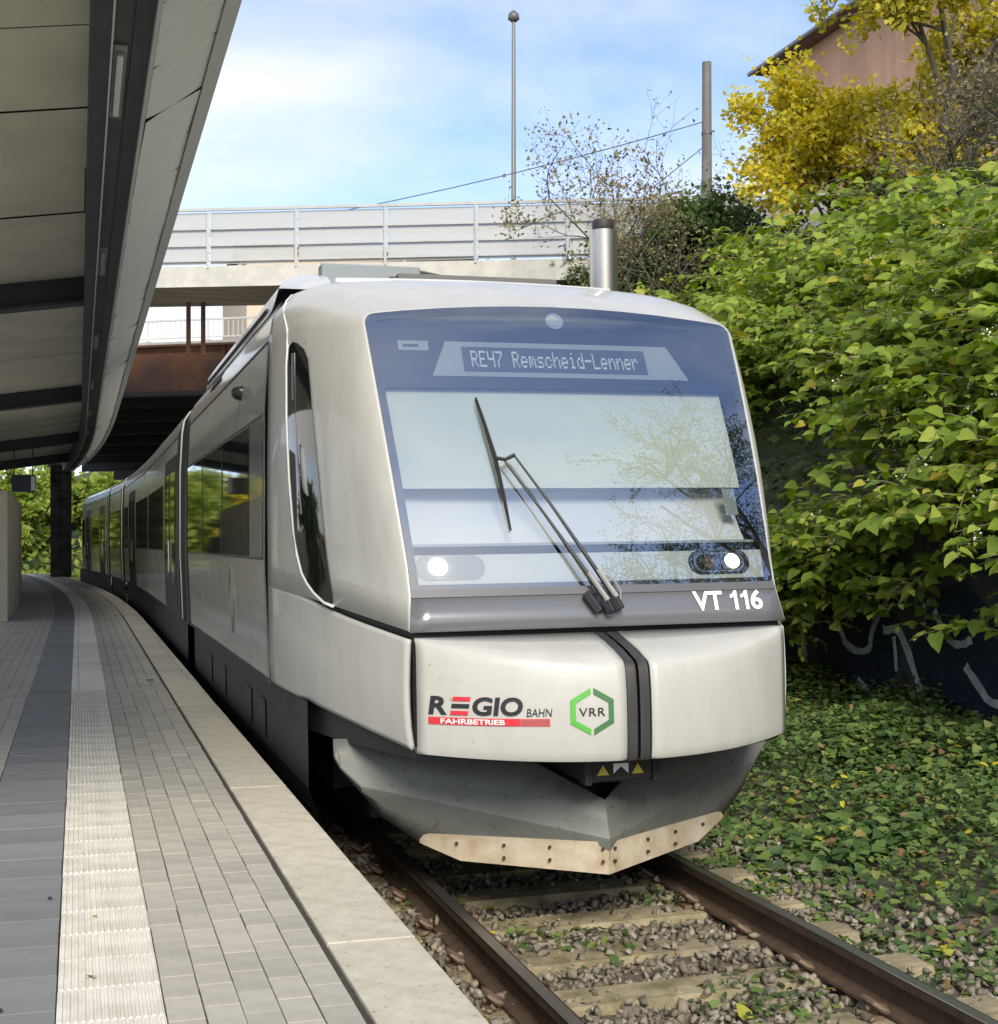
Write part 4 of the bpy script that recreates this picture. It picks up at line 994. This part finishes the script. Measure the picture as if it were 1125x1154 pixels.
# ================================================================== VEGETATION
HEART = np.array([(0,0,0),(-.08,.27,.02),(.24,.40,.05),(.64,.25,.02),(1,0,-.14),(.64,-.25,.02),(.24,-.40,.05),(-.08,-.27,.02),(.38,0,-.03)])
HEART_F = np.array([(0,8,2,1),(8,4,3,2),(0,7,6,8),(8,6,5,4)])
DIAM = np.array([(0,0,0),(.45,.32,.05),(1,0,-.05),(.45,-.32,.05)]); DIAM_F = np.array([(0,2,1,1)])
SMALL = np.array([(0,0,0),(.4,.36,.06),(1,0,-.08),(.4,-.36,.06)]); SMALL_F = np.array([(0,2,1),(0,3,2)])
def orient(D, Nn):
    D = D/np.linalg.norm(D, axis=1, keepdims=True); S = np.cross(Nn, D); S /= np.linalg.norm(S, axis=1, keepdims=True)+1e-9; N2 = np.cross(D, S); return D, S, N2
def leaves_mesh(name, P, D, Nn, size, tmpl, F, m):
    P, D, Nn, size = map(np.asarray, (P, D, Nn, size)); D, S, N2 = orient(D, Nn); n = len(P); k = len(tmpl)
    V = P[:, None]+size[:, None, None]*(tmpl[None, :, :1]*D[:, None]+tmpl[None, :, 1:2]*S[:, None]+tmpl[None, :, 2:]*N2[:, None])
    return np_mesh(name, V.reshape(-1, 3), (F[None]+(np.arange(n)*k)[:, None, None]).reshape(-1, F.shape[1]), m)
L_knot = leaf_mat('bright_heart_leaf', [(0, (.11, .18, .022)), (.35, (.19, .28, .03)), (.7, (.27, .36, .045)), (.96, (.34, .40, .07)), (1, (.42, .33, .03))], .38)
L_dark = leaf_mat('dark_shrub_leaf', [(0, (.040, .075, .018)), (.5, (.07, .12, .025)), (1, (.12, .17, .04))], .28)
L_ivy = leaf_mat('ivy_leaf', [(0, (.035, .07, .018)), (.4, (.065, .12, .025)), (.75, (.12, .185, .04)), (.95, (.19, .23, .06)), (.97, (.26, .18, .07)), (1, (.16, .09, .04))], .2)
L_yel = leaf_mat('yellow_autumn_leaf', [(0, (.55, .42, .02)), (.4, (.66, .54, .03)), (.7, (.66, .60, .07)), (1, (.34, .36, .05))], .35)
L_yg = leaf_mat('yellow_green_leaf', [(0, (.40, .35, .04)), (.5, (.55, .46, .05)), (1, (.26, .30, .05))], .38)
L_bare = leaf_mat('sparse_russet_leaf', [(0, (.16, .12, .07)), (.5, (.22, .19, .09)), (1, (.30, .26, .10))], .3)
L_brt = leaf_mat('sunlit_leaf', [(0, (.12, .20, .03)), (.5, (.20, .28, .04)), (1, (.32, .34, .06))], .35)
M_stem = mat('green_brown_stem', (.22, .19, .10), .7, var=.3, vscale=8)
M_twig = mat('grey_twig', (.14, .125, .10), .8, var=.3, vscale=8)
M_bark = mat('dark_bark', (.07, .06, .05), .9, var=.4, vscale=6, bump=.4, bscale=25)
M_flow = mat('cream_flower', (.72, .74, .62), .7)

def unit(v): return v/np.linalg.norm(v)
def tubes(polys, sides=4):
    V, F = [], []; 
    for pts, r0, r1 in polys:
        pts = np.asarray(pts); n = len(pts); b = len(V)
        for i in range(n):
            d = unit(pts[min(i+1, n-1)]-pts[max(i-1, 0)]+1e-9); a = np.array([0, 0, 1.]) if abs(d[2]) < .9 else np.array([1., 0, 0])
            e1 = unit(np.cross(d, a)); e2 = np.cross(d, e1); r = r0+(r1-r0)*i/(n-1)
            for k in range(sides):
                t = 2*math.pi*k/sides; V.append(pts[i]+(e1*math.cos(t)+e2*math.sin(t))*r)
        for i in range(n-1):
            for k in range(sides):
                k2 = (k+1) % sides; F.append((b+i*sides+k, b+i*sides+k2, b+(i+1)*sides+k2, b+(i+1)*sides+k))
    return np.array(V), np.array(F)
CAM = np.array([0, 0, CAMZ]); THC = math.atan(474/1580)
def pix(P):
    P = np.asarray(P); r = P[:, 0]*math.cos(THC)-P[:, 1]*math.sin(THC); d = P[:, 0]*math.sin(THC)+P[:, 1]*math.cos(THC)
    return 562+1580*r/d, 612-1580*(P[:, 2]-CAMZ)/d, d
def cane_bush(name, label, canes, leaf=(.085, .13), single=0, m=L_knot, spacing=.075, flowers=0, group=None):
    """canes: list of (base, azimuth vector, length, start angle, end angle)"""
    base = np.mean([c[0] for c in canes], axis=0); root = empty(name, tuple(base)); root['off'] = tuple(float(v) for v in base)
    tag(root, label, 'bush', group)
    polys, P, D, Nn, S, FP = [], [], [], [], [], []
    def grow(b0, az, L, a0, a1, r0, depth):
        n = max(5, int(L/.16)); pts = [np.array(b0, float)]; side = np.array([-az[1], az[0], 0]); wob = random.uniform(-.5, .5)
        for i in range(n):
            t = (i+1)/n; a = a0+(a1-a0)*t**1.2; h = az*math.cos(a)+side*wob*math.sin(t*2.5)*.5
            pts.append(pts[-1]+(unit(h)*abs(math.cos(a))+np.array([0, 0, math.sin(a)]))*L/n)
        polys.append((pts, r0, r0*.35))
        acc = 0; arr = np.array(pts); k = 0; s = L*(.22 if depth == 0 else .05)
        while s < L:
            f = s/L*(len(arr)-1); i = min(int(f), len(arr)-2); p = arr[i]+(arr[i+1]-arr[i])*(f-i); d = unit(arr[i+1]-arr[i]); sd = unit(np.cross(d, [0, 0, 1])+rng.normal(0, .15, 3))
            sg_ = 1 if k % 2 else -1; k += 1
            if depth == 0 and random.random() < .42:
                az2 = unit((sd*sg_*.8+d*.7)*np.array([1, 1, 0])+1e-6); grow(p, az2, random.uniform(.35, .8), random.uniform(.1, .5), random.uniform(-.6, -.1), r0*.5, 1)
            dd = sd*sg_*.9+d*.55+np.array([0, 0, random.uniform(-.55, .05)])+rng.normal(0, .18, 3)
            P.append(p+dd*.02); D.append(dd); Nn.append(np.array([-.25, -.32, .9])+rng.normal(0, .42, 3)); S.append((leaf[0]*.6+(leaf[1]*1.1-leaf[0]*.6)*random.random()**.8)*(1 if s < L*.85 else .65))
            if flowers and s > L*.5 and random.random() < flowers: FP.append(p+np.array([0, 0, .03]))
            s += spacing*random.uniform(.8, 1.2)
    for b0, az, L, a0, a1 in canes:
        if random.random() < .12: L *= 1.45; a0 = min(1.5, a0+.2)
        grow(b0, az, L, a0+random.gauss(0, .12), a1+random.gauss(0, .25), random.uniform(.008, .014), 0)
    V, F = tubes(polys); off = base
    o = link(bpy.data.objects.new('stem', np_mesh('stem', V-off, F, M_stem)), root); o['kind'] = 'stuff'
    P, D, Nn, S = map(np.array, (P, D, Nn, S)); P = P-off
    if single:
        X, Y, d = pix(P+off); score = S/d*np.clip(1.2-np.abs(X-1010)/400, .2, 2)+np.where((X < 1130) & (X > 850) & (Y > 0), 0, -9)
        toward = unit(np.array([-.6, -.75, .25])); score = score+.0012*((P) @ toward)
        idx = np.argsort(-score)[:single]; keep = np.ones(len(P), bool); keep[idx] = False
        lm = leaves_mesh('leaf', np.zeros((1, 3)), np.array([[1., 0, 0]]), np.array([[0, 0, 1.]]), np.ones(1), HEART, HEART_F, m)
        Dn, Sn, Nn2 = orient(D[idx], Nn[idx])
        for j, i in enumerate(idx):
            lo = bpy.data.objects.new('leaf', lm); link(lo, root)
            sz = float(S[i])*1.06
            lo.matrix_local = Matrix(((Dn[j][0]*sz, Sn[j][0]*sz, Nn2[j][0]*sz, P[i][0]), (Dn[j][1]*sz, Sn[j][1]*sz, Nn2[j][1]*sz, P[i][1]), (Dn[j][2]*sz, Sn[j][2]*sz, Nn2[j][2]*sz, P[i][2]), (0, 0, 0, 1)))
        P, D, Nn, S = P[keep], D[keep], Nn[keep], S[keep]
    o = link(bpy.data.objects.new('foliage', leaves_mesh('foliage', P, D, Nn, S, HEART, HEART_F, m)), root); o['kind'] = 'stuff'
    if FP:
        fp2 = np.repeat(np.array(FP)-off, 9, axis=0)+rng.normal(0, .028, (len(FP)*9, 3)); n_ = len(fp2)
        o = link(bpy.data.objects.new('flowers', leaves_mesh('flowers', fp2, rng.normal(0, 1, (n_, 3)), rng.normal(0, 1, (n_, 3)), rng.uniform(.015, .03, n_), SMALL, SMALL_F, M_flow)), root); o['kind'] = 'stuff'
    return root
def rand_canes(n, xr, yr, L, a0, a1, az=(-.9, -.25), azs=.45, zoff=0, zr=None):
    out = []
    for _ in range(n):
        x, y = random.uniform(*xr), random.uniform(*yr); z = (bank(x, y)-.1 if zr is None else random.uniform(*zr))+zoff
        v = unit(np.array([az[0]+random.gauss(0, azs), az[1]+random.gauss(0, azs), 0.])); out.append(((x, y, z), v, random.uniform(*L), random.uniform(*a0), random.uniform(*a1)))
    return out
# tier hanging over the wall
BIG = (.085, .165)
cane_bush('knotweed_bush', 'heart-leaved green bush hanging over the graffiti wall close to the train front', rand_canes(100, (8.1, 8.5), (12.6, 17.4), (.9, 1.6), (-.1, .5), (-1.2, -.6), zoff=.0)+rand_canes(34, (8.0, 8.4), (13.0, 17.4), (.8, 1.5), (-.2, .4), (-1.5, -1.1)), leaf=BIG, spacing=.085, single=280)
cane_bush('knotweed_bush', 'heart-leaved green bush with cream flowers hanging over the wall at the right edge', rand_canes(95, (8.2, 9.0), (8.8, 13.2), (1.1, 2.0), (.4, 1.2), (-1.1, -.4), zoff=.1)+rand_canes(45, (8.7, 9.5), (8.8, 13), (1.2, 2.0), (.6, 1.3), (-.9, -.2), zoff=.1)+rand_canes(14, (8.0, 8.4), (9, 13.4), (.7, 1.4), (-.2, .4), (-1.5, -1.1)), leaf=BIG, spacing=.085, single=280, flowers=.03)
# upper tier on the slope
cane_bush('knotweed_bush', 'sunlit bright green bush on the upper slope at the right edge', rand_canes(200, (9.3, 11.3), (10.5, 15.5), (1.3, 2.0), (.9, 1.4), (-.35, .2)), leaf=BIG, spacing=.085, single=280, flowers=.012)
cane_bush('knotweed_bush', 'sunlit bright green bush on the middle slope above the dark hollow', rand_canes(260, (9.55, 11.9), (15.0, 22), (1.3, 2.1), (.9, 1.4), (-.3, .2)), leaf=BIG, spacing=.085, single=250)
cane_bush('knotweed_bush', 'green bush on the slope just right of the train roof', rand_canes(230, (9.6, 13.2), (21, 29), (1.2, 2.0), (.9, 1.45), (-.4, .2)), leaf=(.13, .2), spacing=.12)
cane_bush('dark_shrub', 'dark green shrub below the concrete pole', rand_canes(150, (11.2, 14.0), (25, 33), (1.1, 1.9), (.7, 1.4), (-.3, .5), azs=.9), leaf=(.10, .15), spacing=.1, m=L_dark)
cane_bush('dark_shrub', 'dark green shrub between the bright slope and the yellow tree', rand_canes(130, (12.4, 14.5), (15, 25), (.8, 1.5), (.7, 1.4), (-.3, .5), azs=.9), leaf=(.09, .13), spacing=.1, m=L_dark)
cane_bush('dark_shrub', 'dark climbing ivy clump wrapped round the concrete pole', rand_canes(70, (12.5, 13.3), (27.0, 28), (.5, 1.0), (.3, 1.4), (-.6, .4), az=(0, 0), azs=1, zr=(6.6, 9.2)), leaf=(.10, .14), spacing=.08, m=L_dark)

# thin ground cover over the slope soil so nothing bare shows
N = 34000; X_ = rng.uniform(8.3, 17, N); Y_ = rng.uniform(5, 40, N); Z_ = np.array([bank(a, b) for a, b in zip(X_, Y_)])+rng.uniform(0, .35, N)
o = link(bpy.data.objects.new('slope_undergrowth', leaves_mesh('slope_undergrowth', np.stack([X_, Y_, Z_], 1), rng.normal(0, 1, (N, 3))*[1, 1, .4], np.array([-.3, -.3, 1])+rng.normal(0, .4, (N, 3)), rng.uniform(.10, .2, N), SMALL, SMALL_F, L_dark)))
tag(o, 'low dark leafy undergrowth covering the slope', 'undergrowth', kind='stuff')
# ivy beside the track
N = 60000; X_ = 8.0-np.abs(rng.normal(0, 2.3, N)); X_ = np.where(X_ < 3.62, rng.uniform(4.3, 7.9, N), X_); Y_ = rng.uniform(3.2, 19, N)
pat = np.sin(X_*2.1+Y_*1.3)+np.sin(X_*1.1-Y_*2.3+1)+np.sin(Y_*.9+X_*3.3)
keepm = (pat > -1.8) | (X_ > 4.7); X_, Y_, pat = X_[keepm], Y_[keepm], pat[keepm]; N = len(X_)
hgt = np.clip((X_-4.0)*.10, 0, .38)*(1+.35*np.clip(pat, -1, 1.5))
Z_ = np.array([gz(a, b) for a, b in zip(X_, Y_)])+.03+hgt*rng.uniform(.3, 1, N)
o = link(bpy.data.objects.new('ivy_ground_cover', leaves_mesh('ivy_ground_cover', np.stack([X_, Y_, Z_], 1), rng.normal(0, 1, (N, 3))*[1, 1, .35]-np.array([0, 0, .15]), np.array([-.15, -.25, 1])+rng.normal(0, .33, (N, 3)), rng.uniform(.028, .075, N)*(1+.5*(np.sin(X_*1.3+2)*np.sin(Y_*1.7) > .25)), HEART, HEART_F, L_ivy)))
tag(o, 'ivy and bramble leaves covering the ground right of the rails', 'ground cover', kind='stuff')
# weeds between the rails and sleepers
N = 2600; X_ = rng.normal(2.95, .75, N); Y_ = rng.uniform(4.2, 9, N); cl_ = (np.sin(X_*5+Y_*2.2)+np.sin(Y_*4.1-X_*3)) > .55; X_, Y_ = X_[cl_], Y_[cl_]; N = len(X_)
o = link(bpy.data.objects.new('track_weeds', leaves_mesh('track_weeds', np.stack([X_, Y_, np.array([gz(a, b) for a, b in zip(X_, Y_)])+rng.uniform(.02, .07, N)], 1), rng.normal(0, 1, (N, 3))*[1, 1, .3], np.array([0, -.2, 1])+rng.normal(0, .3, (N, 3)), rng.uniform(.025, .06, N), HEART, HEART_F, L_ivy)))
tag(o, 'small green weeds growing between the rails', 'weeds', kind='stuff')
N = 260; X_ = rng.uniform(1.3, 7, N); Y_ = rng.uniform(3.5, 13, N)
o = link(bpy.data.objects.new('fallen_leaves', leaves_mesh('fallen_leaves', np.stack([X_, Y_, np.array([gz(a, b)+.035+max(0, min(.3, (a-4)*.10)) for a, b in zip(X_, Y_)])], 1), rng.normal(0, 1, (N, 3))*[1, 1, .2], np.array([0, 0, 1])+rng.normal(0, .25, (N, 3)), rng.uniform(.05, .09, N), HEART, HEART_F, L_yel)))
tag(o, 'fallen yellow autumn leaves on the ivy and ballast', 'leaves', kind='stuff')

def tree(name, label, base, H, spread, levels=4, leafm=None, leaf=(.08, .13), nleaf=6, r0=.10, lean=(0, 0), nb=5, trunk=.3, up=.5, barkm=None, cat='tree', jit=.22, seed=0):
    import zlib
    global rng
    rng = np.random.default_rng(zlib.crc32(label.encode())+seed); random.seed(zlib.crc32(label.encode())+seed)
    base = np.array(base, float); root = empty(name, tuple(base)); root['off'] = tuple(float(v) for v in base); tag(root, label, cat)
    tr_, br_, P = [], [], []
    def rec(p, d, L, r, lev):
        n = 5; pts = [p]
        for i in range(n):
            d = unit(d+rng.normal(0, jit*.5, 3)+np.array([0, 0, .04])); pts.append(pts[-1]+d*L/n)
        (tr_ if lev == 0 else br_).append((pts, r, r*.55))
        if lev >= levels-2:
            for q_ in pts[1:]: P.append((q_, d))
        if lev < levels-1:
            for k_ in range(nb if lev else nb+2):
                i = random.randint(2, n); v = rng.normal(0, 1, 3); v = unit(v-d*(v @ d)); nd = unit(d*(.55)+v*spread+np.array([0, 0, up*.4])); rec(pts[i], nd, L*random.uniform(.48, .75), r*.5, lev+1)
    rec(base, unit(np.array([lean[0], lean[1], 1.])), H*trunk, r0, 0)
    V, F = tubes(tr_, 8); link(bpy.data.objects.new('trunk', np_mesh('trunk', V-base, F, barkm or M_bark, True)), root)
    V, F = tubes(br_, 4); o = link(bpy.data.objects.new('branches', np_mesh('branches', V-base, F, barkm or M_twig)), root)
    if leafm and nleaf:
        PP = np.array([p_ for p_, d_ in P]); DD = np.array([d_ for p_, d_ in P]); reps = rng.poisson(nleaf, len(PP)); PP = np.repeat(PP, reps, 0); DD = np.repeat(DD, reps, 0); n_ = len(PP)
        o = link(bpy.data.objects.new('crown', leaves_mesh('crown', PP-base+rng.normal(0, .09, (n_, 3)), DD*.5+rng.normal(0, .7, (n_, 3)), np.array([-.2, -.35, .8])+rng.normal(0, .45, (n_, 3)), rng.uniform(*leaf, n_), SMALL, SMALL_F, leafm)), root); o['kind'] = 'stuff'
    return root
def T(x, y): return (x, y, bank(x, y)-.15)
tree('yellow_tree', 'bright yellow autumn tree on the bank right of the concrete pole', T(13.2, 22.8), 6.0, .95, 4, L_yel, (.09, .15), 11, .08, nb=6, trunk=.34)
tree('yellow_tree', 'low yellow shrub at the foot of the bright yellow tree', T(13.3, 21.2), 5.4, 1.0, 4, L_yel, (.10, .16), 8, .06, nb=5, trunk=.3)
tree('yellow_tree', 'yellow green autumn tree in front of the brick house', T(14.9, 21.5), 10.5, .95, 5, L_yel, (.09, .15), 2.6, .10, nb=4, trunk=.33)
tree('yellow_tree', 'yellow green autumn tree in the top right corner', T(13.5, 20.0), 10, .95, 5, L_yg, (.10, .16), 6, .12, nb=4, trunk=.33)
tree('bare_shrub', 'grey brown twiggy shrub below the yellow green trees at the right', T(12.9, 18.6), 6.5, .9, 5, L_bare, (.05, .09), .5, .06, nb=4, trunk=.28, cat='shrub')
tree('bare_shrub', 'grey brown twiggy shrub at the right edge above the bright slope', T(12.4, 16.6), 6, .9, 5, L_bare, (.05, .09), .6, .06, nb=4, trunk=.28, cat='shrub')
tree('bare_shrub', 'nearly leafless shrub behind the exhaust pipe', T(10.9, 26.5), 8.2, .8, 5, L_bare, (.06, .11), 1.0, .05, nb=4, trunk=.34, cat='shrub')
tree('bare_shrub', 'nearly leafless shrub left of the concrete pole', T(11.5, 27.6), 8.6, .8, 5, L_bare, (.06, .10), .5, .05, nb=4, trunk=.34, cat='shrub')
tree('bare_shrub', 'twiggy russet bush in front of the footbridge railing', T(10.7, 25.0), 7.6, .9, 5, L_bare, (.05, .09), .7, .05, nb=4, trunk=.3, cat='shrub')
tree('dark_shrub', 'dense dark shrub right behind the exhaust pipe', T(10.9, 26.6), 7.0, 1.0, 4, L_dark, (.10, .15), 3.5, .06, nb=6, trunk=.26, cat='shrub')
tree('dark_shrub', 'dense dark shrub between the exhaust pipe and the concrete pole', T(12.0, 25.6), 7.0, 1.0, 4, L_dark, (.10, .16), 7, .06, nb=6, trunk=.26, cat='shrub')
hl_ = MB(); hl_.grid(lambda y, x: (x, y, -.4+9*min(1, max(0, (y-102)/40))*(1+.2*math.sin(x*.2))), frange(100, 170, 5), frange(-50, 60, 5), flip=True); tag(hl_.build('far_hillside', M_soil, smooth=True), kind='structure')
N = 16000; X_ = rng.uniform(-40, 50, N); Y_ = 92+rng.uniform(0, 1, N)**1.5*50; Z_ = -.4+9*np.clip((Y_-102)/40, 0, 1)+rng.uniform(0, 1, N)**2*3.2*(1+.5*np.sin(X_*.9))
o = link(bpy.data.objects.new('far_thicket', leaves_mesh('far_thicket', np.stack([X_, Y_, Z_], 1), rng.normal(0, 1, (N, 3)), np.array([0, -.5, .8])+rng.normal(0, .4, (N, 3)), rng.uniform(.35, .7, N), SMALL, SMALL_F, L_brt))); tag(o, 'green thicket far beyond the bridge', 'thicket', kind='stuff')
for x, y, h, lab in [(-14, 12, 12, 'green tree across the yard left of the platform near the camera'), (-16, 20, 11, 'green tree across the yard left of the platform in the middle'), (-14, 32, 8, 'green tree across the yard left of the platform by the shelter')]:  # unseen trees added for the train side to mirror; labels seed their shape
    tree('added_mirror_tree', lab, (x, y, -.4), h, 1.0, 4, L_dark, (.2, .3), 9, .14, nb=6, trunk=.28)
# trees beyond the bridge and beside the line behind the photographer (mirrored in the windscreen)
for i, (x, y, h, lab) in enumerate([(-3.4, 84, 11, 'sunlit green tree seen under the bridge beyond the platform'), (-4.2, 96, 16, 'sunlit green tree farther behind beyond the bridge'), (-10, 100, 17, 'tall sunlit tree beyond the bridge at far left'), (-1, 108, 17, 'sunlit tree beyond the bridge in line with the track'), (-7.0, 80, 7, 'low green bush beyond the platform end')]):
    tree('background_tree', lab, (x, y, -.4), h, 1.0, 4, L_brt, (.4, .6), 10, .16, nb=6, trunk=.26)
for x, y, h, lab in [(13.0, -3.4, 18, 'broad half bare tree mirrored at the right of the windscreen'), (13.4, 3.0, 11, 'smaller half bare tree mirrored low in the windscreen corner'), (14.5, -8.5, 14, 'farther half bare tree mirrored in the windscreen')]:
    tree('bank_tree', lab, T(x, y), h, .9, 5, L_dark, (.06, .10), 2.5, .15, nb=5, trunk=.34)
tree('yellow_tree', 'small yellow leaved tree behind the cream shelter', (-4.6, 60, -.4), 9, 1.0, 4, L_yel, (.2, .3), 7, .08, nb=4, trunk=.3)
